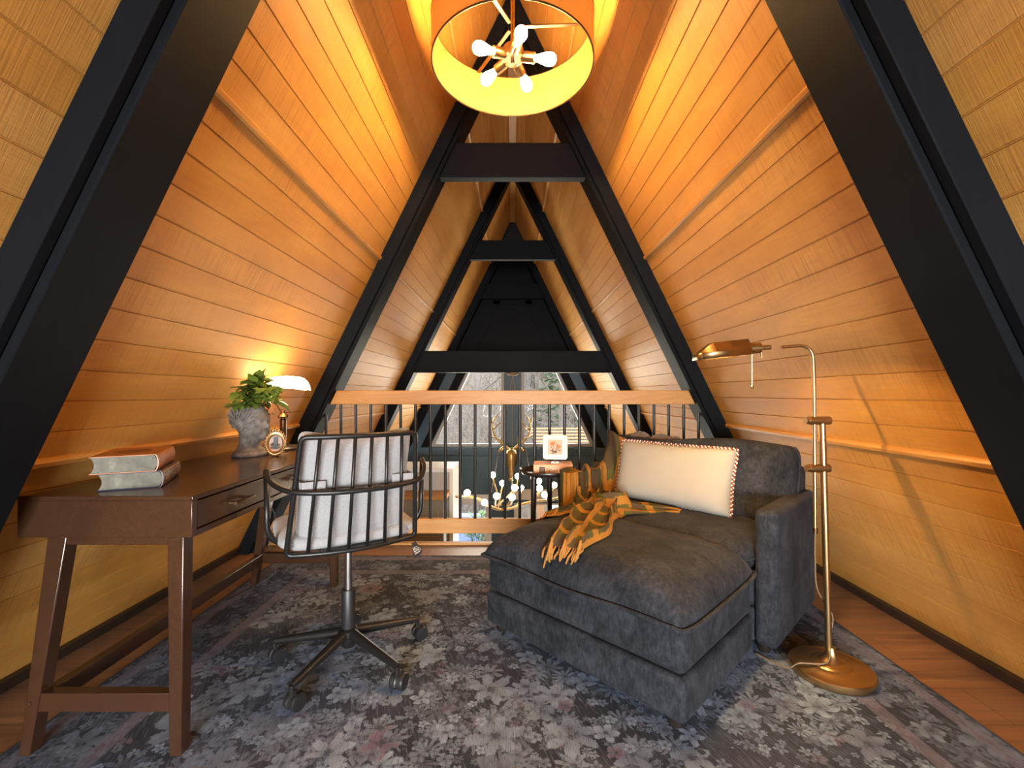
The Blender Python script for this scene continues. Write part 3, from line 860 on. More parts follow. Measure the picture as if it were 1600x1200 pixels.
m = MB(); m.add(v, f); m.build('head_planter', M_STONE, pt, smooth=180)
m = MB(); m.lathe([(.05, .0), (.045, .012), (.0, .016)], 20, Matrix.Translation((-.014, 0, .214)), cap=False); m.build('soil', M_SOIL, pt, smooth=180)
rl_ = random.Random(11)
fol = MB()
def leaf(c, d, up, L, Wd, fold=.25):
    d = Vector(d).normalized(); up = Vector(up); sd = d.cross(up)
    if sd.length < 1e-4: sd = d.orthogonal()
    sd.normalize(); up = sd.cross(d).normalized()
    prof = [(-.06, .0), (-.10, .26), (.05, .46), (.28, .50), (.55, .38), (.80, .17), (1.0, 0.0)]
    P = []
    for t, wd in prof:
        sag = -.22 * max(t, 0) ** 2
        base = Vector(c) + d * (t * L) + up * (sag * L)
        P.append([base - sd * wd * Wd + up * wd * Wd * fold, base + up * (-.02 * L), base + sd * wd * Wd + up * wd * Wd * fold])
    P[0] = [Vector(c)] * 3
    fol.grid(P)
    return
stems = MB()
for i in range(150):
    a = rl_.random() * 2 * PI; el = math.radians(rl_.uniform(-12, 85))
    rr = rl_.uniform(.055, .125)
    dr = Vector((math.cos(a) * math.cos(el), math.sin(a) * math.cos(el), math.sin(el)))
    p = Vector((-.014, 0, .255)) + Vector((dr.x * rr * 1.0, dr.y * rr * 1.0, dr.z * rr * .85))
    if p.x < -.085: p.x = -.085 + .3 * (p.x + .085)
    if p.z < .232 and math.hypot(p.x + .014, p.y) < .075: p.z = .24
    xw = -1.222 + p.x * .970 + p.y * .242; lim = -(roofX(ZD + p.z) - .085)
    if xw < lim: p.x += (lim - xw) / .97; dr.x = abs(dr.x)
    dd = Vector((dr.x, dr.y, dr.z * .4 - .25 + rl_.uniform(-.3, .3)))
    L = rl_.uniform(.042, .070)
    leaf(p, dd, (rl_.uniform(-.4, .4), rl_.uniform(-.4, .4), 1), L, L * .78)
    if i % 2 == 0: stems.tube(bez([(-.014 + dr.x * .01, dr.y * .01, .215), (-.014 + dr.x * rr * .4, dr.y * rr * .4, .215 + .6 * (p.z - .215)), p], 4), .0013, 5)
vine = bez([(.0, -.01, .225), (.05, -.04, .300), (.11, -.05, .305), (.175, -.05, .318)], 8)
stems.tube(vine, .0014, 5)
vine2 = bez([(.01, .01, .225), (.06, -.02, .275), (.12, -.04, .262), (.185, -.05, .290)], 8)
stems.tube(vine2, .0014, 5)
for vv in (vine, vine2):
    for q in [x_ for x_ in vv[5::2] for _ in (0, 1)]:
        a = rl_.random() * 2 * PI; L = rl_.uniform(.03, .05)
        leaf(q, (math.cos(a), math.sin(a), rl_.uniform(-.5, .5)), (rl_.uniform(-.6, .6), -.8, .8), L, L * .75)
fol.build('foliage', M_LEAF, pt, smooth=180); stems.build('vine', plain('vine_stem', (.10, .11, .03), .6), pt, smooth=180)

# ------------------------------------------------------------------ banker lamp on the desk
bl = thing('desk_lamp', "lit banker's lamp with a glowing opal glass shade on the desk", 'lamp', (-1.20, 2.38, ZD))
m = MB(); m.lathe([(.088, 0), (.088, .010), (.080, .018), (.03, .022), (.022, .030), (.017, .034)], 32); m.build('base', M_GLOSS, bl, smooth=35)
m = MB(); m.lathe([(.013, .03), (.013, .05), (.017, .055), (.016, .10), (.016, .155), (.011, .160), (.011, .164), (.026, .168), (.027, .173), (.016, .186), (.009, .192), (.008, .204), (.004, .206)], 20); m.build('pole', M_BRONZE, bl, smooth=35)
m = MB(); m.tube(fillet([(0, 0, .185), (-.004, -.060, .235), (-.004, -.062, .335)], .02), .0045, 8); m.build('arm', M_BRASS, bl, smooth=60)
sh = MB(); nA, nL = 14, 16
P = []
for i in range(nL + 1):
    u = -1 + 2 * i / nL
    endf = math.sqrt(max(0.0, 1 - max(0, (abs(u) - .62) / .38) ** 2)) * .92 + .08
    row = []
    for j in range(nA + 1):
        a = PI * (.02 + .96 * j / nA)
        row.append((.050 + u * .108, -.062 + .058 * math.cos(a) * (.4 + .6 * endf), .318 + .062 * math.sin(a) * endf - .01 * (abs(u))))
    P.append(row)
sh.grid(P); sh.build('lamp_shade', M_OPAL, bl, smooth=180, solid=.004)
m = MB(); m.tube([(-.004, -.062, .335), (.05, -.062, .345)], .006, 8); m.build('socket', M_BRASS, bl, smooth=60)
m = MB(); m.tube([(-.012, -.068, .318), (-.012, -.068, .195)], .0008, 5)
ch = m.build('pull_chain', M_BRASS, bl); q = MB(); q.ball((-.012, -.068, .192), .0045); q.build('bead', M_BRONZE, ch, smooth=180)
cd = MB(); cd.tube(bez([(-.10, .07, .004), (-.19, .10, .004), (-.205, .13, -.02), (-.205, .12, -.25), (-.13, .16, -.38), (-.15, .14, -.55), (-.10, .12, -.68), (-.20, .05, -.745), (-.24, -.10, -.745)], 8), .0028, 6)
cd.build('power_cord', M_GLOSS, bl, smooth=180)

# ------------------------------------------------------------------ oval frame on the desk
of = thing('photo_frame', 'small ornate oval gold frame standing on the desk beside the planter', 'picture frame', (-1.105, 2.12, ZD), math.radians(22))
tilt = Matrix.Translation((0, 0, .004)) @ Matrix.Rotation(math.radians(-12), 4, 'X')
OX, OZ = .042, .056
m = MB()
prof = [(.66, .0), (.70, .010), (.80, .008), (.88, .014), (1.0, .012), (1.04, .002), (1.0, -.004), (.66, -.004)]
P = []
for j in range(48):
    a = 2 * PI * j / 48; P.append([tilt @ Vector((OX * math.cos(a) * r, -h, OZ + OZ * math.sin(a) * r)) for r, h in prof])
P.append(P[0]); m.grid(P)
for j in range(24):
    a = 2 * PI * j / 24; m.ball(tilt @ Vector((OX * 1.02 * math.cos(a), -.008, OZ + OZ * 1.02 * math.sin(a))), .0055, 8, 6)
for i in (-1, 0, 1): m.ball(tilt @ Vector((i * .011, -.008, OZ * 2.04 + (.006 if i == 0 else 0))), .008, 8, 6)
m.build('oval_rim', M_BRASS, of, smooth=180)
m = MB(); ring = [tilt @ Vector((OX * .68 * math.cos(2 * PI * j / 40), -.001, OZ + OZ * .68 * math.sin(2 * PI * j / 40))) for j in range(40)]
m.add(ring, [tuple(range(40))]); pic = m.build('picture', plain('faded_pink_sky_print', (.50, .34, .26), .6), of)
m = MB(); rr = random.Random(5)
for cx, cz, rx, rz in ((-.014, -.006, .008, .007), (-.006, -.002, .009, .009), (.004, -.005, .008, .007), (.012, -.008, .008, .006)):
    m.add([tilt @ Vector((cx + rx * math.cos(2 * PI * j / 18), -.0016, OZ + cz + rz * math.sin(2 * PI * j / 18))) for j in range(18)], [tuple(range(18))])
    m.add([tilt @ Vector(p) for p in ((cx - .001, -.0016, OZ - .02), (cx + .001, -.0016, OZ - .02), (cx + .001, -.0016, OZ + cz), (cx - .001, -.0016, OZ + cz))], [(0, 1, 2, 3)])
m.add([tilt @ Vector(p) for p in ((-.024, -.0015, OZ - .015), (.024, -.0015, OZ - .015), (.018, -.0015, OZ - .026), (-.018, -.0015, OZ - .026))], [(0, 1, 2, 3)])
m.build('printed_trees', plain('sepia_printed_trees', (.13, .085, .05), .7), pic)
m = MB(); m.hexa([(-.008, .006, .02), (.008, .006, .02), (.008, .0, .09), (-.008, 0, .09)][:4], [(-.008, .048, .0), (.008, .048, .0), (.008, .030, .085), (-.008, .030, .085)]); m.build('easel_back', M_DARKW, of)

# ------------------------------------------------------------------ cushions
def cushion(w, h, t, n=26, pinch=.05, p=4.0, e=.42, wr=.004, seed=0.0, back=1.0, fr=6.0, cr=0.0):
    """pillow in local (u across, v up, thickness along -y/+y); returns front and back point grids"""
    F, B = [], []
    for i in range(n + 1):
        v = -math.cos(PI * i / n); rf, rb = [], []
        for j in range(n + 1):
            u = -math.cos(PI * j / n)
            x = w / 2 * u * (1 - pinch * (1 - v * v)); z = h / 2 * v * (1 - pinch * (1 - u * u))
            cc = 1 - cr * (abs(u * v)) ** 5; x *= cc; z *= cc
            k = max(0.0, (1 - abs(u) ** p) * (1 - abs(v) ** p)) ** e
            edge = max(abs(u), abs(v))
            d = t / 2 * k + wr * mnoise.noise(Vector((x * fr, z * fr, seed))) * min(1, k * 2) + wr * .6 * mnoise.noise(Vector((x * fr * 3, z * fr * 3, seed + 5))) * k
            rf.append(Vector((x, -d, z))); rb.append(Vector((x, d * back, z)))
        F.append(rf); B.append(rb)
    return F, B
def perim(F):
    n = len(F) - 1
    return [F[0][j] for j in range(n)] + [F[i][n] for i in range(n)] + [F[n][j] for j in range(n, 0, -1)] + [F[i][0] for i in range(n, 0, -1)]
def cush_mb(F, B, M=None):
    m = MB(); m.grid(F, M=M); m.grid(B, M=M); return m
def weld(o, d=.0005):
    bm = bmesh.new(); bm.from_mesh(o.data); bmesh.ops.remove_doubles(bm, verts=bm.verts, dist=d)
    bmesh.ops.recalc_face_normals(bm, faces=bm.faces); bm.to_mesh(o.data); bm.free(); o.data.update(); return o

# ------------------------------------------------------------------ office chair
oc = thing('office_chair', 'black metal spindle-back swivel chair with grey cushions at the desk', 'chair', (-.635, 1.76, RZ), math.radians(31))
dz = -RZ
m = MB()
loop = []
Lb, Lt = Vector((-.226, -.115, .498 + dz)), Vector((-.190, -.225, .908 + dz))
def bow(a, b, amt, n=10): return [a.lerp(b, i / n) + Vector((0, -amt * (1 - (2 * i / n - 1) ** 2), 0)) for i in range(n + 1)]
mir = lambda p: Vector((-p.x, p.y, p.z))
q = .045
s1 = Lb.lerp(Lt, q / .43); s2 = Lb.lerp(Lt, 1 - q / .43)
bot = [p for p in bow(Lb, mir(Lb), .050)][1:-1]; top = [p for p in bow(Lt, mir(Lt), .030)][1:-1]
loop = fillet([s1, s2, Lt] + top + [mir(Lt), mir(s2), mir(s1), mir(Lb)] + bot[::-1] + [Lb], .05, 5, True)
m.tube(loop, .0092, 10, closed=True)
m.build('back_frame', M_IRON, oc, smooth=180)
for i in range(6):
    f_ = -1 + 2 * (i + 1) / 7.0
    a = Vector((f_ * .226, -.115 - .050 * (1 - f_ * f_), .498 + dz)); b = Vector((f_ * .190, -.225 - .030 * (1 - f_ * f_), .905 + dz))
    m = MB(); m.tube([a, b], .0062, 8); m.build('spindle', M_IRON, oc, smooth=180)
ring = bez([(-.282, -.04, .782 + dz), (-.272, -.095, .752 + dz), (-.222, -.180, .729 + dz), (-.12, -.232, .723 + dz), (0, -.246, .722 + dz), (.12, -.232, .723 + dz), (.222, -.180, .729 + dz), (.272, -.095, .752 + dz), (.282, -.04, .782 + dz)], 6)
def post(sx): return fillet([(sx * .282, -.04, .782 + dz), (sx * .278, -.035, .535 + dz), (sx * .15, .0, .478 + dz)], .06, 6)
m = MB(); m.tube(fillet(post(-1)[::-1][:-1] + ring + post(1)[1:], .012, 3), .0095, 10); m.build('arm_rail', M_IRON, oc, smooth=180)
F, B = cushion(.50, .44, .090, 26, 0, 3.2, .40, .004, 2, cr=.20)
Ms = Matrix.Translation((0, .092, .525 + dz)) @ Matrix.Rotation(-PI / 2, 4, 'X')
weld(cush_mb(F, B, Ms).build('seat_cushion', M_GREYF, oc, smooth=180))
m = MB(); m.box2((-.11, -.07, .466 + dz), (.11, .18, .488 + dz)); m.build('seat_plate', M_IRON, oc, bevel=.004)
# back cushion leaning on the spindles, with ears at its top corners
F, B = cushion(.39, .44, .125, 28, .04, 4, .42, .007, 4, cr=.10)
for G in (F, B):
    for row in G:
        for p in row:
            u, vv = p.x / .19, p.z / .22
            if vv > 0: p.z += .022 * (abs(u) ** 3) * vv - .020 * vv * (1 - u * u); p.x += .012 * u * max(0, vv) ** 4
Mc = Matrix.Translation((0, -.108, .712 + dz)) @ Matrix.Rotation(math.radians(15), 4, 'X')
weld(cush_mb(F, B, Mc).build('back_cushion', M_GREYF, oc, smooth=180))
m = MB(); m.tube([Mc @ (p + Vector((0, 0, 0))) for p in perim(F)], .0035, 6, closed=True); m.build('piping', M_GREYF, oc, smooth=180)
for sx in (-1, 1):
    m = MB(); f_ = sx * 5 / 7
    m.box((sx * .150, -.197, .742 + dz), (.075, .004, .030), Matrix.Identity(4)); m.box((sx * .190, -.165, .742 + dz), (.004, .065, .030))
    m.build('strap', M_GREYF, oc, bevel=.0015)
m = MB(); m.lathe([(.014, .28), (.014, .47)], 20); m.build('gas_lift', M_NICKEL, oc, smooth=40)
m = MB(); m.lathe([(.022, .09), (.026, .10), (.026, .283), (.024, .287)], 24); m.build('column_sleeve', M_GLOSS, oc, smooth=40)
m = MB(); m.lathe([(.022, .066), (.026, .07), (.030, .105), (.038, .112), (.038, .132), (.028, .140)], 24); m.build('base_hub', M_IRON, oc, smooth=40)
for i in range(5):
    a = math.radians(36 + 72 * i) - math.radians(31)
    d = Vector((math.cos(a), math.sin(a), 0))
    m = MB()
    m.tube([d * .022 + Vector((0, 0, .120)), d * .15 + Vector((0, 0, .1035)), d * .285 + Vector((0, 0, .086))], [.0205, .0165, .0125], 12)
    m.tube([d * .285 + Vector((0, 0, .088)), d * .285 + Vector((0, 0, .052))], .0095, 10)
    lg = m.build('base_leg', M_IRON, oc, smooth=50)
    wa = math.radians(38 + 9 * i) - math.radians(31); sw = Vector((math.cos(wa), math.sin(wa), 0)); ax = Vector((-sw.y, sw.x, 0))
    c = d * .285 + sw * .012; hz = .0288
    m = MB()
    hood = [(c + sw * (.031 * math.cos(t)) + Vector((0, 0, hz + .031 * math.sin(t)))) for t in np.linspace(-.2, 1.05 * PI, 12)]
    m.tube(hood, .0045, 6, flat=1)
    m.grid([[p + ax * .012 for p in hood], [p - ax * .012 for p in hood]])
    m.tube([c + ax * .020 + Vector((0, 0, hz)), c - ax * .020 + Vector((0, 0, hz))], .006, 8)
    m.tube([d * .285 + Vector((0, 0, .058)), c + Vector((0, 0, hz + .020))], .012, 10)
    cs = m.build('caster', M_GLOSS, oc, smooth=40)
    for s_ in (-1, 1):
        m = MB(); Mw = Matrix.Translation(c + ax * (s_ * .0150) + Vector((0, 0, hz))) @ rot_to(ax)
        m.lathe([(.020, -.0100), (.0270, -.0095), (.0285, -.005), (.0285, .005), (.0270, .0095), (.020, .0100)], 22, Mw)
        m.build('wheel', M_GLOSS, cs, smooth=40)
# swing tag under the right corner
m = MB(); T0 = Vector((.205, -.158, .492 + dz)); ax_ = Vector((1, 0, 0)).normalized(); dn = Vector((.28, 0, -1)).normalized(); sd = Vector((1, 0, .28)).normalized()
m.tube([T0, T0 + dn * .012], .001, 5)
tagp = [(-.008, .008), (.008, .008), (.023, .050), (.020, .058), (.004, .068), (-.012, .068), (-.016, .060)]
m.hexa([T0 + sd * x + dn * y + Vector((0, -.001, 0)) for x, y in tagp], [T0 + sd * x + dn * y + Vector((0, .001, 0)) for x, y in tagp])
tg = m.build('hang_tag', plain('dark_brown_card', (.012, .005, .004), .5), oc)
m = MB(); rr = random.Random(2)
for ln, (y0, n_) in enumerate(((.026, 4), (.033, 5), (.041, 6), (.049, 5))):
    for i in range(n_):
        x0 = -.010 + i * .0045 + .002 * ln / 3; hh = .002 + .004 * rr.random()
        m.add([T0 + sd * (x0 + a_) + dn * (y0 + b_) + Vector((0, -.0013, 0)) for a_, b_ in ((0, 0), (.0014, -.001), (.0030, hh), (.0016, hh + .001))], [(0, 1, 2, 3)])
m.build('tag_lettering', M_WHITB, tg)

# ------------------------------------------------------------------ armchair, ottoman
CC, CR = (.6415, 2.146), math.radians(-45.5)
ch = thing('armchair', 'wide charcoal chenille armchair in front of the railing', 'armchair', (CC[0], CC[1], RZ), CR)
CM = FR[ch.name] @ Matrix.Translation((0, 0, -RZ))
def loc2w(x, y, z): return CM @ Vector((x, y, z))
for sx in (-1, 1):
    m = MB(); x0, x1 = sorted((sx * .458, sx * .545))
    m.box2((x0, 0, .05 - RZ), (x1, .60, .59 - RZ)); a = m.build('arm', M_SOFA, ch, bevel=.026, seg=4)
m = MB(); m.box2((-.456, .012, .05 - RZ), (.456, .60, .185 - RZ)); m.build('seat_base', M_SOFA, ch, bevel=.012)
m = MB(); m.box2((-.456, .02, .185 - RZ), (.456, .52, .33 - RZ)); m.build('seat_deck', M_SOFA, ch, bevel=.02, seg=3)
m = MB(); m.box2((-.50, .50, .06 - RZ), (.50, .635, .70 - RZ)); m.build('back_frame', M_SOFA, ch, bevel=.03, seg=4)
F, B = cushion(.915, .58, .17, 30, .0, 5, .38, .006, 1, cr=.05)
Mq = Matrix.Translation((0, .215, .385 - RZ)) @ Matrix.Rotation(-PI / 2, 4, 'X')
weld(cush_mb(F, B, Mq).build('seat_cushion', M_SOFA, ch, smooth=180))
m = MB(); m.tube([Mq @ p for p in perim(F)], .006, 6, closed=True); m.build('seat_piping', M_SOFA, ch, smooth=180)
F, B = cushion(1.03, .40, .20, 30, .010, 7, .32, .010, 8, cr=.055)
for G in (F, B):
    for row in G:
        for p in row: p.z += .012 * math.sin(p.x * 9) * (p.z + .2) * 2 + .012 * (p.x / .5)
Mb = Matrix.Translation((-.005, .455, .605 - RZ)) @ Matrix.Rotation(math.radians(-13), 4, 'X')
weld(cush_mb(F, B, Mb).build('back_cushion', M_SOFA, ch, smooth=180))
m = MB(); m.tube([Mb @ p for p in perim(F)], .007, 6, closed=True); m.build('back_piping', M_SOFA, ch, smooth=180)
for x in (-.48, .48):
    for y in (.06, .54):
        m = MB(); m.lathe([(.022, 0), (.028, .045)], 14, Matrix.Translation((x, y, 0))); m.build('foot', M_DARKW, ch, smooth=40)

OW, OD = .905, .60
oc_ = loc2w(.0155, -.335, 0)
ot = thing('ottoman', 'charcoal chenille ottoman with a puffy top cushion pushed against the armchair', 'ottoman', (oc_.x, oc_.y, RZ), CR)
m = MB(); m.box2((-OW / 2, -OD / 2, .045 - RZ), (OW / 2, OD / 2, .182 - RZ)); m.build('base', M_SOFA, ot, bevel=.016, seg=3)
m = MB(); bx = []
m.box2((-OW / 2 + .003, -OD / 2 + .003, .184 - RZ), (OW / 2 - .003, OD / 2 - .003, .338 - RZ)); m.build('deck', M_SOFA, ot, bevel=.030, seg=4)
F, B = cushion(.925, .635, .22, 64, .012, 5, .44, .007, 21, back=.14, cr=.03)
for G in (F, B):
    for row in G:
        for p in row:
            u, v_ = p.x / .46, p.z / .317
            e_ = max(abs(u), abs(v_)); p.y += .022 * e_ ** 5 * (1 - .3 * math.sin(p.x * 11 + p.z * 5))
            along = p.z if abs(u) > abs(v_) else p.x
            p.y += .0035 * math.sin(along * 130 + 3 * math.sin(along * 31)) * max(0, e_ - .55) * 2.2 * (1 - e_ ** 8)
Mo = Matrix.Translation((0, -.005, .366 - RZ)) @ Matrix.Rotation(-PI / 2, 4, 'X')
weld(cush_mb(F, B, Mo).build('top_cushion', M_SOFA, ot, smooth=180))
pp = [Mo @ p for p in perim(F)]
m = MB()
P = []
for k_, off in enumerate((-.012, .010)):
    row = []
    for p in pp:
        o_ = Vector((p.x, p.y, 0)).normalized(); row.append(p + o_ * off + Vector((0, 0, -.004 if k_ else .0)))
    P.append(row)
m.tube(P[1], .0075, 8, closed=True)
m.grid(P, closed=True)
m.build('flange', M_SOFA, ot, smooth=180)
for x in (-.40, .40):
    for y in (-.25, .25):
        m = MB(); m.lathe([(.024, 0), (.030, .04)], 14, Matrix.Translation((x, y, 0))); m.build('foot', M_DARKW, ot, smooth=40)

# ------------------------------------------------------------------ lumbar pillow
lpw = loc2w(-.045, .315, .62)
lp = thing('lumbar_pillow', 'long cream cushion with red and white edging on the armchair', 'pillow', (lpw.x, lpw.y, .458), CR)
F, B = cushion(.655, .335, .135, 28, .07, 4, .45, .0055, 31, fr=9, cr=.05)
Ml = Matrix.Translation((0, 0, .162)) @ Matrix.Rotation(math.radians(-16), 4, 'X')
weld(cush_mb(F, B, Ml).build('pillow_cover', M_CREAM, lp, smooth=180))
pe = perim(F); m = MB(); L = 0.0; last = None; i = 0; dense = []
for a, b in zip(pe, pe[1:] + pe[:1]):
    nseg = max(1, int((b - a).length / .004))
    for j in range(nseg): dense.append(a.lerp(b, j / nseg))
acc = 0; prev = dense[0]
for p in dense:
    acc += (p - prev).length; prev = p
    if acc >= .0085:
        acc = 0; i += 1
        ctr = Vector((0, 0, 0)); o_ = (p - ctr); o_ = Vector((o_.x / .33, 0, o_.z / .16)).normalized()
        m.ball(Ml @ (p + o_ * .003), .0048, 6, 4, i % 2)
        m.ball(Ml @ (p + o_ * .011), .0046, 6, 4, (i + 1) % 2)
m.build('beaded_trim', [M_WHITB, M_REDB], lp, smooth=180)

# ------------------------------------------------------------------ plaid throw
def hsurf(x, y):
    """height of whatever lies under the throw, in the armchair's own frame"""
    h = .10
    if y > -.66:
        if -.455 < x < .47 and y < -.01:
            u = (x - .0155) / .4625; v = (y + .34) / .3175
            k = max(0.0, (1 - abs(u) ** 5) * (1 - abs(v) ** 5)) ** .44
            h = max(h, .36 + .115 * k)
    if -.03 < y < .6 and abs(x) < .458: h = max(h, .455)
    if 0 <= y <= .6 and .450 <= abs(x) <= .550: h = max(h, .592)
    if y > .30 and abs(x) < .5: h = max(h, min(.78, .455 + (y - .30) * 3.2))
    return h
def hs(x, y, r=.022):
    t = 0; n = 0
    for i in (-1, 0, 1):
        for j in (-1, 0, 1): t += hsurf(x + i * r, y + j * r); n += 1
    return max(t / n, hsurf(x, y) - .002)
def strip(mb, ctl, halves, lifts, nu, nv, folds, amp, seed, u0=0.0, minz=None):
    """a length of cloth laid along ctl (armchair frame), gathered into folds across its width"""
    n = max(2, nv // (len(ctl) - 1))
    c = bez([(a, b, 0) for a, b in ctl], n); K = len(c) - 1
    ip = lambda arr, t: float(np.interp(t * (len(arr) - 1), range(len(arr)), arr))
    P, UV = [], []; s = 0
    for i, p in enumerate(c):
        t = i / K
        tan = (c[min(i + 1, K)] - c[max(i - 1, 0)]).normalized(); nr = Vector((-tan.y, tan.x, 0))
        if i: s += (p - c[i - 1]).length
        hw = ip(halves, t); lf = ip(lifts, t); row, ur = [], []
        for j in range(nu + 1):
            u = -1 + 2 * j / nu
            wob = .012 * mnoise.noise(Vector((s * 7, u * 1.5, seed)))
            q_ = p + nr * (u * hw + wob)
            ph = u * folds * PI + 2.2 * mnoise.noise(Vector((s * 3.5, seed, u * .6))) + seed
            fold = (.5 + .5 * math.sin(ph)) ** 1.3
            edge = 1 - abs(u) ** 6
            z = hs(q_.x, q_.y) + .006 + lf * edge + amp * fold * (.35 + .65 * edge) * (1 + .5 * mnoise.noise(Vector((s * 9, u * 3, seed + 2))))
            q2 = q_ + nr * (.012 * math.cos(ph))
            row.append(loc2w(q2.x, q2.y, z)); ur.append((.17 + u * max(hw, .13) * 1.5, u0 + s * 1.15))
        P.append(row); UV.append(ur)
    mb.grid(P, uv=UV); return P
bl_w = loc2w(-.25, .0, 0)
th = thing('throw_blanket', "olive and gold plaid throw draped over the armchair's left arm and the ottoman", 'blanket', (bl_w.x, bl_w.y, .45), CR)
m = MB()
A = strip(m, [(-.585, .36), (-.50, .33), (-.40, .22), (-.27, .06), (-.19, -.11), (-.13, -.27), (-.055, -.44), (-.02, -.60)], [.13, .14, .13, .085, .09, .115, .115, .085], [.004, .006, .012, .05, .035, .014, .008, .004], 52, 90, 2.8, .034, 1.3)
Bq = strip(m, [(-.53, .16), (-.50, .03), (-.455, -.05), (-.40, -.15), (-.38, -.27)], [.11, .12, .11, .10, .065], [.004, .01, .03, .02, .004], 30, 44, 2.2, .022, 4.2, .5)
Cq = strip(m, [(-.30, .04), (-.20, .02), (-.11, .09), (-.02, .17), (.06, .20)], [.06, .09, .085, .06, .02], [.03, .035, .015, .008, .002], 26, 36, 1.8, .020, 7.7, .9)
Dq = strip(m, [(-.33, .00), (-.24, -.02), (-.17, .03), (-.20, .10)], [.05, .065, .06, .05], [.055, .075, .075, .05], 24, 30, 1.7, .022, 9.1, .3)
m.build('blanket_fabric', M_PLAID, th, smooth=180, world=True, solid=.005)
rr = random.Random(4)
for P in (A[-1], Bq[-1]):
    d = None; fm = MB()
    for j in range(0, len(P), 2):
        p = P[j]; inner = (A[-4] if P is A[-1] else Bq[-4])[j]
        d = (p - inner); d.z = 0; d.normalize()
        q = [p]; L = rr.uniform(.03, .05)
        for k_ in (1, 2, 3):
            pt_ = p + d * (L * k_ / 3) + Vector((rr.uniform(-.006, .006), rr.uniform(-.006, .006), 0))
            lc = CM.inverted() @ pt_; pt_.z = max(hs(lc.x, lc.y, .008) + .006, p.z - .022 * k_); q.append(pt_)
        fm.tube(q, [.004, .0045, .0045, .003], 6)
    fm.build('fringe', M_FRINGE, th, smooth=180, world=True)
# the end of the throw bunched over the top of the armchair back
m = MB(); P, UV = [], []
for i in range(31):
    t = i / 30; x = -.45 + .36 * t; row, ur = [], []
    for j in range(13):
        a = -.6 + (PI + 1.2) * j / 12
        r_ = (.052 + .016 * math.sin(t * 19 + a) + .012 * math.sin(t * 37 + 2 * a)) * (.35 + .65 * math.sin(PI * min(1, max(0.02, t))) ** .5)
        cz = .765 + .012 * math.sin(t * 9)
        row.append(loc2w(x, .515 + r_ * 1.15 * math.cos(a), cz + r_ * .75 * math.sin(a))); ur.append((x * 1.1 + .02, .3 + j * .012))
    P.append(row); UV.append(ur)
m.grid(P, uv=UV); m.build('bunched_end', weave('brown_wool_underside', (.040, .028, .018), (.115, .080, .042), 300), th, smooth=180, world=True, solid=.004)

# ------------------------------------------------------------------ side table, book, art frame
TX, TY, TZ = .215, 2.775, .565
st = thing('side_table', 'small round black tray table between the armchair and the railing', 'table', (TX, TY, RZ))
m = MB(); prof = [(.0, -.014), (.13, -.014), (.160, -.008), (.172, .016), (.168, .018), (.155, .000), (.13, -.005), (.0, -.005)]
Pg = []
for j in range(49):
    a = 2 * PI * j / 48
    Pg.append([(r * math.cos(a), r * math.sin(a), TZ + z + (.004 * math.cos(4 * a) if r > .16 else 0)) for r, z in prof])
m.grid(Pg); weld(m.build('tray_top', M_DARKW, st, smooth=180))
for i, a in enumerate((math.radians(215), math.radians(310), math.radians(80))):
    m = MB(); d = Vector((math.cos(a), math.sin(a), 0))
    m.tube([d * .105 + Vector((0, 0, TZ - .012)), d * .125 + Vector((0, 0, .0))], [.019, .010], 12); m.build('leg', M_DARKW, st, smooth=50)

def txt(s, size, mat, parent, M, name, extr=.0004):
    cu = bpy.data.curves.new(name, 'FONT'); cu.body = s; cu.size = size; cu.extrude = extr
    ob = bpy.data.objects.new(name, cu); COL.objects.link(ob)
    dg = bpy.context.evaluated_depsgraph_get(); me = bpy.data.meshes.new_from_object(ob.evaluated_get(dg))
    bpy.data.objects.remove(ob, do_unlink=True)
    me.transform(M); me.materials.clear(); me.materials.append(mat)
    o = bpy.data.objects.new(name, me); COL.objects.link(o); o.parent = parent; me.name = name; return o
bk = thing('paperback_book', 'thick peach book lying on the round black tray table', 'book', (.240, 2.70, TZ + .005), math.radians(-4))
BW, BT, BD = .232, .058, .155
m = MB(); m.box2((-BW / 2, 0, 0), (BW / 2, .004, BT)); m.box2((-BW / 2, 0, BT - .002), (BW / 2, BD, BT)); m.box2((-BW / 2, 0, 0), (BW / 2, BD, .002))
m.build('cover', M_PEACH, bk, bevel=.001, seg=1)
m = MB(); m.box2((-BW / 2 + .003, .004, .002), (BW / 2 - .003, BD - .003, BT - .002)); m.build('page_block', M_CREAM, bk)
Rx = Matrix.Rotation(PI / 2, 4, 'X')
m = MB()
for i in range(3): m.box2((-.082 + i * .012, -.0008, .010), (-.073 + i * .012, 0, .044))
m.box2((-.082, -.0008, .040), (-.049, 0, .044)); m.box2((-.104, -.0008, .020), (-.101, 0, .025)); m.box2((-.094, -.0008, .022), (-.090, 0, .026))
m.build('spine_emblem', M_INK, bk)
txt('Ethan Canin', .030, M_INK, bk, Matrix.Translation((-.040, -.0004, .016)) @ Rx, 'spine_lettering')
M_FINK = plain('faded_orange_ink', (.40, .17, .06), .7)
for s_, x_ in (('C', -.104), ('J', -.076), ('2C', -.052)): txt(s_, .030, M_FINK, bk, Matrix.Translation((x_, .016, BT + .0003)), 'cover_lettering')

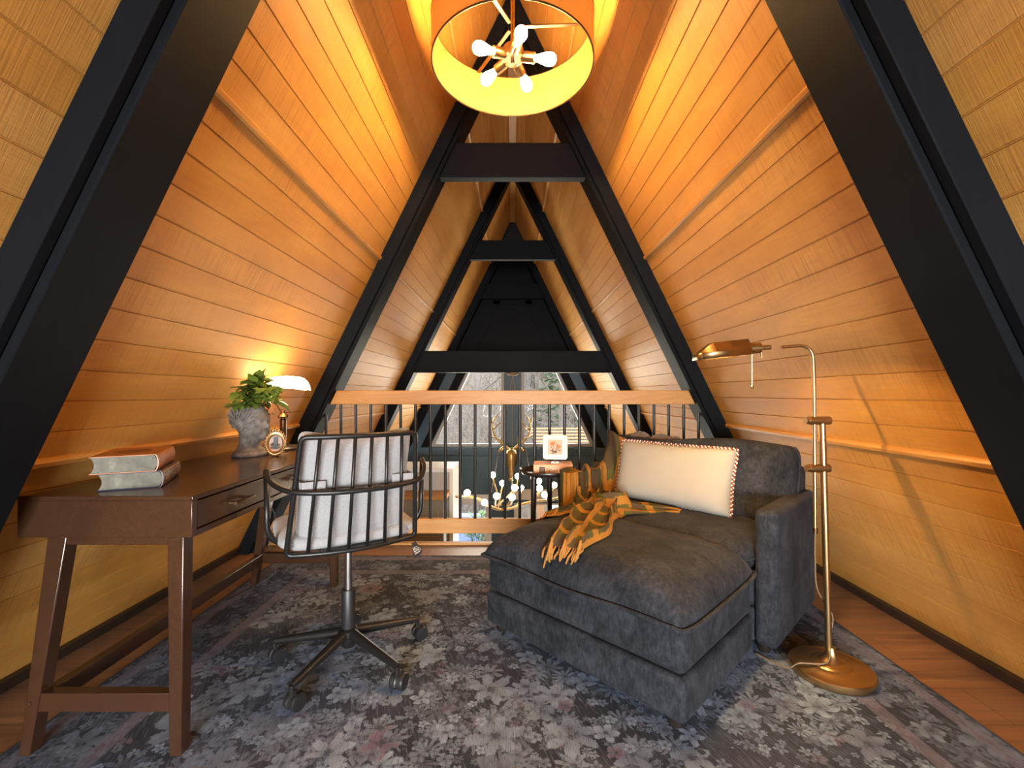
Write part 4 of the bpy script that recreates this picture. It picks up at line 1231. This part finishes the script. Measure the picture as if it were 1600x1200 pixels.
af = thing('art_frame', 'white square framed print of orange flowers standing on the peach book', 'picture frame', (.258, 2.765, TZ + .005 + BT + .0005), math.radians(-6))
tl = Matrix.Translation((0, 0, .022)) @ Matrix.Rotation(math.radians(-8), 4, 'X')
FS = .148
def rsq(s, r, n=6):
    out = []
    for cx, cz, a0 in ((1, 1, 0), (-1, 1, 90), (-1, -1, 180), (1, -1, 270)):
        for i in range(n + 1):
            a = math.radians(a0 + 90 * i / n); out.append((cx * (s - r) + r * math.cos(a), cz * (s - r) + r * math.sin(a)))
    return out
h = FS / 2
m = MB(); m.prism([(x, z + h) for x, z in rsq(h, .016)], -.002, .014, M=tl); bd = m.build('frame_edge', M_BRASS, af, bevel=.001)
m = MB(); m.prism([(x, z + h) for x, z in rsq(h - .003, .014)], -.006, -.002, M=tl); m.build('mat_board', plain('warm_white_mat', (.70, .60, .50), .6, var=.03), af)
m = MB(); m.prism([(x, z + h) for x, z in rsq(.044, .004)], -.0072, -.006, M=tl); pr = m.build('print', plain('pale_salmon_print', (.58, .34, .23), .7, var=.06), af)
def blob(mb, cx, cz, rx, rz, y, seed, n=16, jit=.35):
    r_ = random.Random(seed)
    mb.add([tl @ Vector((cx + rx * (1 - jit * r_.random()) * math.cos(2 * PI * j / n), y, h + cz + rz * (1 - jit * r_.random()) * math.sin(2 * PI * j / n))) for j in range(n)], [tuple(range(n))])
m = MB()
for i, (cx, cz, rx, rz) in enumerate(((-.014, .022, .020, .013), (-.020, .018, .014, .012), (.022, .004, .019, .008), (.016, .008, .010, .009), (.024, -.004, .008, .007))): blob(m, cx, cz, rx, rz, -.0076 - i * .00005, i)
m.build('printed_petals', plain('ochre_petal_ink', (.42, .15, .035), .7), pr)
m = MB()
for i, (x0, x1, z1) in enumerate(((-.010, -.012, .012), (.002, .014, .004), (.004, .012, .022), (-.004, -.022, -.004), (-.006, -.030, -.020), (.006, .030, -.022), (.002, .008, -.006))):
    m.tube([tl @ Vector((x0, -.0078, h - .038)), tl @ Vector(((x0 + x1) / 2, -.0078, h - .012)), tl @ Vector((x1, -.0078, h + z1))], .0009, 4)
for i in range(14):
    r_ = random.Random(i); blob(m, r_.uniform(-.032, .034), r_.uniform(-.040, -.018), .005, .0035, -.0079, i + 40)
for cx, cz in ((.011, .017), (-.023, -.001), (.016, -.010)): blob(m, cx, cz, .0028, .006, -.008, 77)
m.build('printed_stems', plain('dark_olive_stem_ink', (.06, .055, .028), .7), pr)
m = MB(); m.tube([(0, -.004, .001), (0, -.004, .022)], .005, 8); m.box2((-.022, -.012, 0), (.022, .030, .004)); m.build('stand', M_BRASS, af, smooth=40)

# ------------------------------------------------------------------ reading lamp
fl_ = thing('floor_lamp', 'antique brass pharmacy floor lamp beside the armchair', 'lamp', (1.19, 1.70, RZ))
m = MB(); m.lathe([(.136, 0), (.138, .004), (.138, .022), (.134, .027), (.100, .031), (.094, .035), (.070, .038), (.064, .043), (.040, .048), (.026, .062), (.017, .078), (.014, .095)], 48); m.build('base', M_BRASS, fl_, smooth=30)
PX = -.018
m = MB(); m.tube([(-.008, 0, .05), (PX - .016, 0, .95)], .0115, 14); m.build('pole', M_BRASS, fl_, smooth=60)
xr = -.058
m = MB(); m.tube(fillet([(xr - .002, 0, .535), (xr - .006, 0, 1.08), (xr - .012, 0, 1.225), (xr - .130, 0, 1.214)], .135, 16), .0062, 10); m.build('sliding_arm', M_BRASS, fl_, smooth=60)
m = MB(); m.tube([(xr - .002, 0, .520), (xr - .002, 0, .540)], .0085, 10); m.build('rod_cap', M_BRONZE, fl_, smooth=60)
for z, xs in ((.940, (-.080, -.006)), (.762, (-.078, -.008))):
    m = MB(); m.tube([(xs[0] - .004, 0, z), (xs[1], 0, z)], .0155, 16); m.build('clamp', M_BRASS, fl_, smooth=40)
    kn = MB(); kn.tube([(xs[0] - .016, 0, z), (xs[0] - .004, 0, z)], .0125, 14); kn.build('clamp_knob', M_BRASS, fl_, smooth=40)
hx0, hx1 = -.500, -.322
def hz_(x): return 1.166 + (x - hx0) * .10
secb = lambda x, wy, zt: [(x, -wy, hz_(x)), (x, -wy * .95, hz_(x) + .022), (x, -wy * .45, zt), (x, wy * .45, zt), (x, wy * .95, hz_(x) + .022), (x, wy, hz_(x))]
hd = MB()
rows = [secb(hx0, .045, hz_(hx0) + .024), secb(hx0 + .050, .052, hz_(hx0) + .062), secb(hx1, .052, hz_(hx1) + .058)]
hd.grid(rows); hd.add(rows[0], [(0, 1, 2, 3, 4, 5)]); hd.add(rows[2], [(0, 1, 2, 3, 4, 5)])
hd.build('lamp_head', M_BRASS, fl_, solid=.003, smooth=20)
m = MB(); m.tube([(hx1, 0, 1.208), (hx1 + .055, 0, 1.212)], .020, 16); m.tube([(hx1 + .055, 0, 1.212), (hx1 + .095, 0, 1.214)], .009, 12); m.tube([(hx1 + .058, 0, 1.208), (hx1 + .062, -.004, 1.176)], .004, 8)
m.build('socket', M_BRASS, fl_, smooth=40)
m = MB(); m.tube([(hx0 + .070, 0, 1.200), (hx1 - .012, 0, 1.207)], [.010, .014], 12); m.build('bulb', M_BULBR, fl_, smooth=40)
m = MB(); m.tube([(hx1 + .020, -.012, 1.19), (hx1 + .020, -.012, 1.07)], .0013, 5); pc = m.build('pull_chain', M_BRASS, fl_)
q = MB(); q.ball((hx1 + .020, -.012, 1.066), .006); q.build('bead', M_BRASS, pc, smooth=180)
m = MB(); m.tube(bez([(xr - .002, 0, .522), (xr + .006, .012, .42), (xr + .020, .02, .30), (.020, .022, .20), (.0, .012, .12), (-.020, -.02, .07), (-.05, -.03, .050), (-.125, -.01, .040), (-.160, .02, .006), (-.22, .12, .004)], 8), .0030, 6); m.build('cord', M_CORD, fl_, smooth=180)
q = None

# ------------------------------------------------------------------ pendant drum lamp
PS = 1.286; DR, DH = .28, .155
DB, DY = 1.05 + 1.14 * PS, 1.59 * PS
pd = thing('pendant_lamp', 'caramel drum pendant with five bare bulbs hanging over the room', 'lamp', (0.0, DY, DB))
m = MB(); m.lathe([(DR, 0), (DR, DH)], 72, cap=False); m.build('shade', M_DRUM, pd, smooth=180, recalc=True)
m = MB(); m.lathe([(DR - .003, .0), (DR - .003, DH)], 72, cap=False); m.build('shade_lining', M_LEAFG, pd, smooth=180)
m = MB()
for z in (.0, DH): m.tube([(DR * math.cos(2 * PI * j / 72) * .996, DR * math.sin(2 * PI * j / 72) * .996, z) for j in range(72)], .003, 6, closed=True)
m.build('shade_rim', M_BRONZE, pd, smooth=180)
HZ = .036
m = MB(); m.lathe([(.036, HZ - .012), (.038, HZ - .008), (.038, HZ + .024), (.032, HZ + .032)], 28); m.build('hub', M_BRASS, pd, smooth=40)
m = MB(); m.tube([(0, 0, HZ - .024), (0, 0, HZ - .010)], .006, 10); m.build('finial', M_BRASS, pd, smooth=40)
m = MB(); m.tube([(0, 0, HZ + .02), (0, 0, (APEX - .10 - DB) / PS)], .007, 10); m.build('stem', M_BRASS, pd, smooth=40)
m = MB(); m.lathe([(.05, (APEX - .115 - DB) / PS), (.045, (APEX - .088 - DB) / PS)], 24); m.build('canopy', M_BRASS, pd, smooth=40)
for a in (math.radians(262), math.radians(22), math.radians(142)):
    a2 = a - PI / 2 + math.radians(68)
    d = Vector((math.cos(a2), math.sin(a2), 0)); s_ = Vector((-d.y, d.x, 0))
    m = MB(); m.hexa([d * .02 + s_ * .006 + Vector((0, 0, DH - .016)), d * .02 - s_ * .006 + Vector((0, 0, DH - .016)), d * (DR - .002) - s_ * .006 + Vector((0, 0, DH - .006)), d * (DR - .002) + s_ * .006 + Vector((0, 0, DH - .006))],
                     [d * .02 + s_ * .006 + Vector((0, 0, DH - .012)), d * .02 - s_ * .006 + Vector((0, 0, DH - .012)), d * (DR - .002) - s_ * .006 + Vector((0, 0, DH - .002)), d * (DR - .002) + s_ * .006 + Vector((0, 0, DH - .002))])
    m.build('spider_arm', M_BRASS, pd)
for i in range(5):
    a = math.radians(6 + 72 * i)
    d = Vector((math.cos(a), -math.sin(a), 0)); Mb_ = Matrix.Translation(Vector((0, 0, HZ + .004))) @ rot_to(d + Vector((0, 0, -.17)))
    m = MB(); m.lathe([(.012, .028), (.0165, .032), (.0175, .046), (.0175, .078), (.0145, .080)], 18, Mb_); sk = m.build('socket', M_BRASS, pd, smooth=40)
    m = MB(); m.lathe([(.009, .079), (.0105, .086), (.0145, .100), (.0195, .118), (.0212, .130), (.0192, .142), (.012, .151), (.0, .154)], 20, Mb_, cap=False); m.build('bulb', M_BULB, sk, smooth=180)
done = set()
for o in [c for c in pd.children] + [g for c in pd.children for g in c.children]:
    if o.data.name not in done: done.add(o.data.name); o.data.transform(Matrix.Scale(PS, 4))

# ------------------------------------------------------------------ branch chandelier over the lower floor
CY = 5.01; KX = CY / 711
def px(x, y, d): return Vector(((x - 801) * d / 711, d, 1.05 - (y - 615) * d / 711))
cn = thing('chandelier', 'gold branch chandelier with glowing globe bulbs hanging beyond the railing', 'chandelier', (0, CY, 1.279))
m = MB(); m.lathe([(.045, -.030), (.062, -.012), (.062, 0)], 24); m.build('canopy', M_CORD, cn, smooth=40)
main = bez([px(712, 776, 4.8), px(738, 777, 4.85), px(752, 782, 4.9), px(764, 790, 4.95), px(780, 796, 5.0), px(800, 794, 5.0), px(819, 787, 5.02), px(836, 783, 5.05), px(856, 782, 5.1), px(880, 776, 5.15)], 6)
m = MB(); m.tube(main, [.016 - .006 * abs(i / len(main) - .45) for i in range(len(main))], 8); m.build('branch', M_ANTLER, cn, smooth=180, world=True)
GL = [((770, 742), 5.25, [(783, 790, 5.0), (775, 765, 5.15)]), ((785, 755), 5.3, [(778, 795, 5.0), (782, 773, 5.2)]), ((809, 744), 5.35, [(776, 790, 5.0), (793, 776, 5.2), (806, 760, 5.3)]),
      ((804, 762), 4.8, [(790, 795, 5.0), (799, 778, 4.9)]), ((814, 762), 5.2, [(806, 793, 5.0), (813, 779, 5.1)]), ((776, 775), 4.65, [(775, 794, 4.97), (774, 786, 4.8)]),
      ((800, 777), 4.7, [(784, 795, 5.0), (797, 789, 4.85)]), ((757, 785), 4.75, [(765, 791, 4.95)]), ((842, 752), 5.35, [(836, 783, 5.05), (841, 767, 5.2)]),
      ((843, 763), 4.9, [(836, 783, 5.05), (841, 774, 5.0)]), ((851, 773), 4.8, [(856, 782, 5.1), (853, 778, 4.9)]), ((866, 758), 5.2, [(856, 782, 5.1), (863, 766, 5.2)]), ((730, 770), 4.8, [(735, 777, 4.85)])]
for (gx, gy), gd, path in GL:
    c = px(gx, gy, gd)
    pts = [px(*p) for p in path] + [c - Vector((0, 0, .032))]
    m = MB(); m.tube(bez(pts, 5), .0085, 7); tw = m.build('twig', M_ANTLER, cn, smooth=180, world=True)
    m = MB(); m.ball(c, .034, 16, 10); m.build('globe_bulb', M_GLOBE, tw, smooth=180, world=True)
for a in ((764, 790, 4.95), (836, 783, 5.05), (800, 794, 5.0)):
    m = MB(); m.tube([(0, CY, 1.25), px(*a)], .003, 5); m.build('cable', M_NICKEL, cn, world=True)

# ------------------------------------------------------------------ stag head on the gable
dh = thing('deer_head', 'gold stag head sculpture with antlers mounted on the gable wall between the windows', 'sculpture', (-.02, YW - .001, .12))
def deer(P):
    x, y, z = P[..., 0], P[..., 1], P[..., 2]; Q = np.stack([np.abs(x), y, z], -1)
    d = scap(Q, (0, -.02, -.12), (0, -.20, .02), .10, .085)
    d = smin(d, sell(Q, (0, -.26, .03), (.078, .10, .085)), .05)
    d = smin(d, scap(Q, (0, -.30, .0), (0, -.40, -.30), .066, .034), .04)
    d = smin(d, sell(Q, (0, -.405, -.325), (.045, .042, .040)), .03)
    d = smin(d, scap(Q, (.045, -.315, .045), (.060, -.30, .02), .020), .02)
    d = smin(d, sell(Q, (.022, -.438, -.325), (.010, .012, .010)), .01)
    d = smin(d, sell((Q - np.array((.13, -.19, .09))) @ np.array([[.82, 0, .57], [0, 1, 0], [-.57, 0, .82]]), (0, 0, 0), (.085, .022, .034)), .02)
    return np.maximum(d, y)
v, f = nets(deer, (-.24, -.48, -.42), (.24, .03, .20), .012)
M_GOLDR = plain('faceted_gold_resin', (.42, .28, .10), .32, .75, .2, sc=9)
m = MB(); m.add(v, f); m.build('head', M_GOLDR, dh, smooth=180)
for sx in (-1, 1):
    pts = bez([(sx * .04, -.25, .09), (sx * .12, -.24, .17), (sx * .235, -.25, .27), (sx * .285, -.30, .42), (sx * .25, -.33, .58)], 6)
    m = MB(); m.tube(pts, [.024 - .015 * i / len(pts) for i in range(len(pts))], 8)
    for i, tip in ((5, (.10, -.40, .30)), (12, (.33, -.42, .33)), (17, (.15, -.40, .52)), (20, (.33, -.36, .62)), (22, (.19, -.36, .64))):
        b = pts[i]; t = Vector((sx * tip[0], tip[1], tip[2])); m.tube(bez([b, b.lerp(t, .5) + Vector((0, -.02, -.01)), t], 5), [.014, .0135, .013, .012, .011, .010, .009, .008, .007, .006, .004], 6)
    m.build('antler', M_ANTLER, dh, smooth=180)

# ------------------------------------------------------------------ white surround and cabinet on the lower floor
ws = thing('cabinet_surround', 'pale grey cabinet surround with white edges beyond the railing', 'cabinet', (-1.0, 5.4, ZL))
m = MB(); m.box2((-1.45, 5.23, ZL), (-.72, 5.75, .165)); m.build('side_panel', M_GREYW, ws, world=True)
m = MB(); m.box2((-1.45, 5.21, .150), (-.68, 5.76, .190)); m.box2((-.725, 5.21, ZL), (-.68, 5.76, .150)); m.build('edge_trim', M_WHITE, ws, bevel=.003, world=True)
pc_ = thing('pantry_cabinet', 'olive grey panelled tall cabinet with a wooden top in front of the pale surround', 'cabinet', (-.98, 5.05, ZL))
m = MB(); m.box2((-1.25, 4.92, ZL), (-.745, 5.20, -.10)); m.build('body', M_OLIVE, pc_, bevel=.003, world=True)
m = MB(); m.box2((-1.27, 4.90, -.098), (-.715, 5.205, -.058)); m.build('wooden_top', M_RAIL, pc_, bevel=.003, world=True)
m = MB()
for lo, hi in (((-1.18, 4.905, -1.6), (-.80, 4.92, -.20)),): m.box2(lo, hi)
dr = m.build('door', M_OLIVE, pc_, bevel=.003, world=True)
m = MB(); m.box2((-1.13, 4.900, -1.5), (-.85, 4.906, -.27)); m.build('door_panel', M_OLIVE, dr, bevel=.004, world=True)

# ------------------------------------------------------------------ outside
PZ = ZL - .05
m = MB(); P = []
for i in range(46):
    y = 7.15 + i * .62; row = []
    for j in range(50):
        x = -18 + j * 36 / 49
        h = PZ if y < 9.6 else PZ + (y - 9.6) * .52
        if y > 9.6: h += .35 * mnoise.noise(Vector((x * .5, y * .5, 0))) + .12 * mnoise.noise(Vector((x * 2, y * 2, 3)))
        row.append((x, y, h))
    P.append(row)
m.grid(P); tag(struct(m.build('ground_outside', M_GROUND, smooth=180)), 'brown leaf-covered hillside outside the gable windows', 'ground', kind='structure')
def hill(x, y): return PZ if y < 9.6 else PZ + (y - 9.6) * .52
def tree(seed, H, name, label):
    r_ = random.Random(seed); t = thing(name, label, 'tree', (0, 0, 0), 0, 'bare winter trees on the hillside')
    tr = MB(); br = MB()
    def grow(p, d, L, rad, lev):
        n = 5; pts = [p]; dd = d.copy()
        for i in range(n):
            dd = (dd + Vector((r_.uniform(-.22, .22), r_.uniform(-.22, .22), r_.uniform(-.05, .14)))).normalized(); pts.append(pts[-1] + dd * L / n)
        (tr if lev == 0 else br).tube(pts, [rad * (1 - .55 * i / n) for i in range(n + 1)], 7 if lev == 0 else 4, cap=False)
        if lev >= 4: return
        for k_ in range((8, 5, 5, 4)[lev]):
            i = r_.randint(2 if lev == 0 else 1, n); a = r_.uniform(0, 2 * PI); sp_ = r_.uniform(.5, 1.15)
            sd_ = Vector((math.cos(a), math.sin(a), 0)); nd = (dd * math.cos(sp_) + sd_ * math.sin(sp_) + Vector((0, 0, .12))).normalized()
            grow(pts[i], nd, L * r_.uniform(.34, .56), rad * (1 - .55 * i / n) * .58, lev + 1)
    grow(Vector((0, 0, -.1)), Vector((r_.uniform(-.1, .1), r_.uniform(-.1, .1), 1)).normalized(), H, .085, 0)
    tr.build('trunk', M_BARK, t, smooth=180); br.build('branches', M_BARK, t, smooth=180); return t
protos = [tree(i, h_, 'bare_tree', 'bare grey-brown winter tree on the hillside outside') for i, h_ in ((1, 4.6), (2, 5.4), (3, 4.0))]
rr = random.Random(21); spots = []
while len(spots) < 12:
    y = rr.uniform(10.5, 22); x = rr.uniform(-.27, .27) * y
    if all(math.hypot(x - a, y - b) > 2.0 for a, b in spots): spots.append((x, y))
for i, (x, y) in enumerate(spots):
    if i < 3: o = protos[i]; o.location = (x, y, hill(x, y)); o.rotation_euler = (0, 0, rr.random() * 6)
    else: dup(protos[i % 3], (x, y, hill(x, y)), rr.random() * 6, rr.uniform(.6, .9))
# tangle of thin stems low on the slope
m = MB(); rr = random.Random(8)
for i in range(1500):
    y = rr.uniform(9.7, 17); x = rr.uniform(-.24, .24) * y
    if y < 12.2 and x > .1: continue
    b = Vector((x, y, hill(x, y) - .05)); a = rr.uniform(0, 2 * PI); L = rr.uniform(.5, 2.2); le = rr.uniform(.2, 1.3)
    p1 = b + Vector((math.cos(a) * le * L * .3, math.sin(a) * le * L * .3, L * .55)); p2 = b + Vector((math.cos(a) * le * L * .9, math.sin(a) * le * L * .6, L * (.95 - .25 * le)))
    m.tube(bez([b, p1, p2], 3), [.010, .0095, .009, .008, .007, .006, .004], 4, cap=False)
u = m.build('undergrowth', plain('dry_brush_stems', (.27, .22, .18), .95, var=.4, sc=6), smooth=180)
tag(u, 'tangle of dry brush on the slope behind the windows', 'brush', kind='stuff')
def evergreen(loc, H, Rr, seed, label):
    t = thing('evergreen_tree', label, 'tree', loc); r_ = random.Random(seed); m = MB()
    for i in range(2600):
        k_ = r_.random() ** .7; z = H * (.12 + .88 * k_); a = r_.uniform(0, 2 * PI); ra = Rr * (1.05 - k_) * r_.uniform(.25, 1.0)
        c = Vector((ra * math.cos(a), ra * math.sin(a), z - ra * .25)); d = Vector((math.cos(a), math.sin(a), r_.uniform(-.6, .3))).normalized()
        s_ = d.orthogonal().normalized(); s_ = Matrix.Rotation(r_.uniform(0, PI), 3, d) @ s_; L = r_.uniform(.10, .26)
        m.add([c - s_ * .012, c + s_ * .012, c + d * L * .6 + s_ * .03, c + d * L, c + d * L * .6 - s_ * .03], [(0, 1, 2, 3, 4)])
    m.build('needles', M_GREEN, t, recalc=False)
    q = MB(); q.tube([(0, 0, -.1), (0, 0, H * .95)], [.09, .02], 7); q.build('trunk', M_BARK, t, smooth=180)
evergreen((1.9, 13.5, hill(1.9, 13.5)), 4.6, 1.5, 1, 'evergreen tree on the slope, seen through the right window')
evergreen((.75, 17.0, hill(.75, 17)), 4.2, 1.3, 2, 'evergreen tree far up the slope, nearest the mullion')
evergreen((-2.3, 18.5, hill(-2.3, 18.5)), 3.6, 1.2, 3, 'evergreen tree far up the slope, seen through the left window')
sh = thing('wooden_shelter', 'orange cedar shelter outside the right window', 'shelter', (1.4, 10.3, PZ))
for i in range(7):
    m = MB(); y0 = 9.75 + i * .24; z0 = -.16 + i * .055
    m.box2((.62 - .05 * i, y0, z0), (2.75, y0 + .26, z0 + .022), mi=0); m.build('roof_board', M_ORANGE, sh, world=True)
for x in (.62, 2.55):
    m = MB(); m.box2((x - .08, 10.0, PZ), (x + .08, 10.16, -.17)); m.build('post', M_ORANGE, sh, bevel=.006, world=True)
m = MB(); m.box2((.54, 9.98, -.25), (2.65, 10.18, -.165)); m.build('beam', M_ORANGE, sh, bevel=.006, world=True)
ob = thing('outdoor_sofa', 'white outdoor sofa with pale blue cushions outside the lower left door', 'sofa', (-.95, 9.0, PZ))
M_PBLUE = plain('pale_blue_outdoor_fabric', (.36, .42, .62), .9); 
m = MB(); m.box2((-1.55, 8.8, PZ), (-.62, 9.35, PZ + .36)); m.build('frame', M_WHITE, ob, bevel=.02, world=True)
m = MB(); m.box2((-1.50, 8.78, PZ + .36), (-.67, 9.2, PZ + .52)); m.build('seat_cushion', M_PBLUE, ob, bevel=.03, world=True)
m = MB(); m.box2((-1.52, 9.18, PZ + .36), (-.65, 9.36, PZ + 1.10)); m.build('back_cushion', M_PBLUE, ob, bevel=.04, world=True)
oc2 = thing('outdoor_chair', 'white outdoor chair outside the lower right door', 'chair', (1.02, 9.1, PZ))
m = MB(); m.box2((.80, 8.9, PZ + .34), (1.25, 9.3, PZ + .44)); m.build('seat', M_WHITE, oc2, bevel=.02, world=True)
m = MB(); m.box2((.80, 9.28, PZ + .44), (1.25, 9.36, PZ + 1.28)); m.build('backrest', M_WHITE, oc2, bevel=.03, world=True)
for x in (.83, 1.22):
    for y in (8.93, 9.32):
        m = MB(); m.tube([(x, y, PZ), (x, y, PZ + .36)], .02, 8); m.build('leg', M_WHITE, oc2, world=True)
sb = thing('potted_shrub', 'leafy green shrub in a pot outside the lower left door', 'shrub', (-.62, 8.62, PZ))
m = MB(); m.lathe([(.13, 0), (.18, .36), (.17, .37)], 20); m.build('pot', plain('dark_grey_pot', (.08, .08, .085), .6), sb, smooth=40)
m = MB(); r_ = random.Random(6)
for i in range(420):
    a = r_.uniform(0, 2 * PI); el = r_.uniform(-.3, 1.5); ra = r_.uniform(.12, .36); c = Vector((ra * math.cos(a) * math.cos(el), ra * math.sin(a) * math.cos(el), .82 + ra * 1.35 * math.sin(el)))
    d = Vector((math.cos(a), math.sin(a), r_.uniform(-.2, .9))).normalized(); s_ = d.cross(Vector((0, 0, 1))).normalized(); L = r_.uniform(.08, .16)
    m.add([c, c + d * L * .5 + s_ * .022, c + d * L, c + d * L * .5 - s_ * .022], [(0, 1, 2, 3)])
for i in range(10):
    a = i * .63; m.tube([(0, 0, .34), (.2 * math.cos(a), .2 * math.sin(a), .95)], .006, 4)
m.build('foliage', leafmat('shrub_leaf', (.06, .13, .03), (.22, .30, .10)), sb, recalc=False)
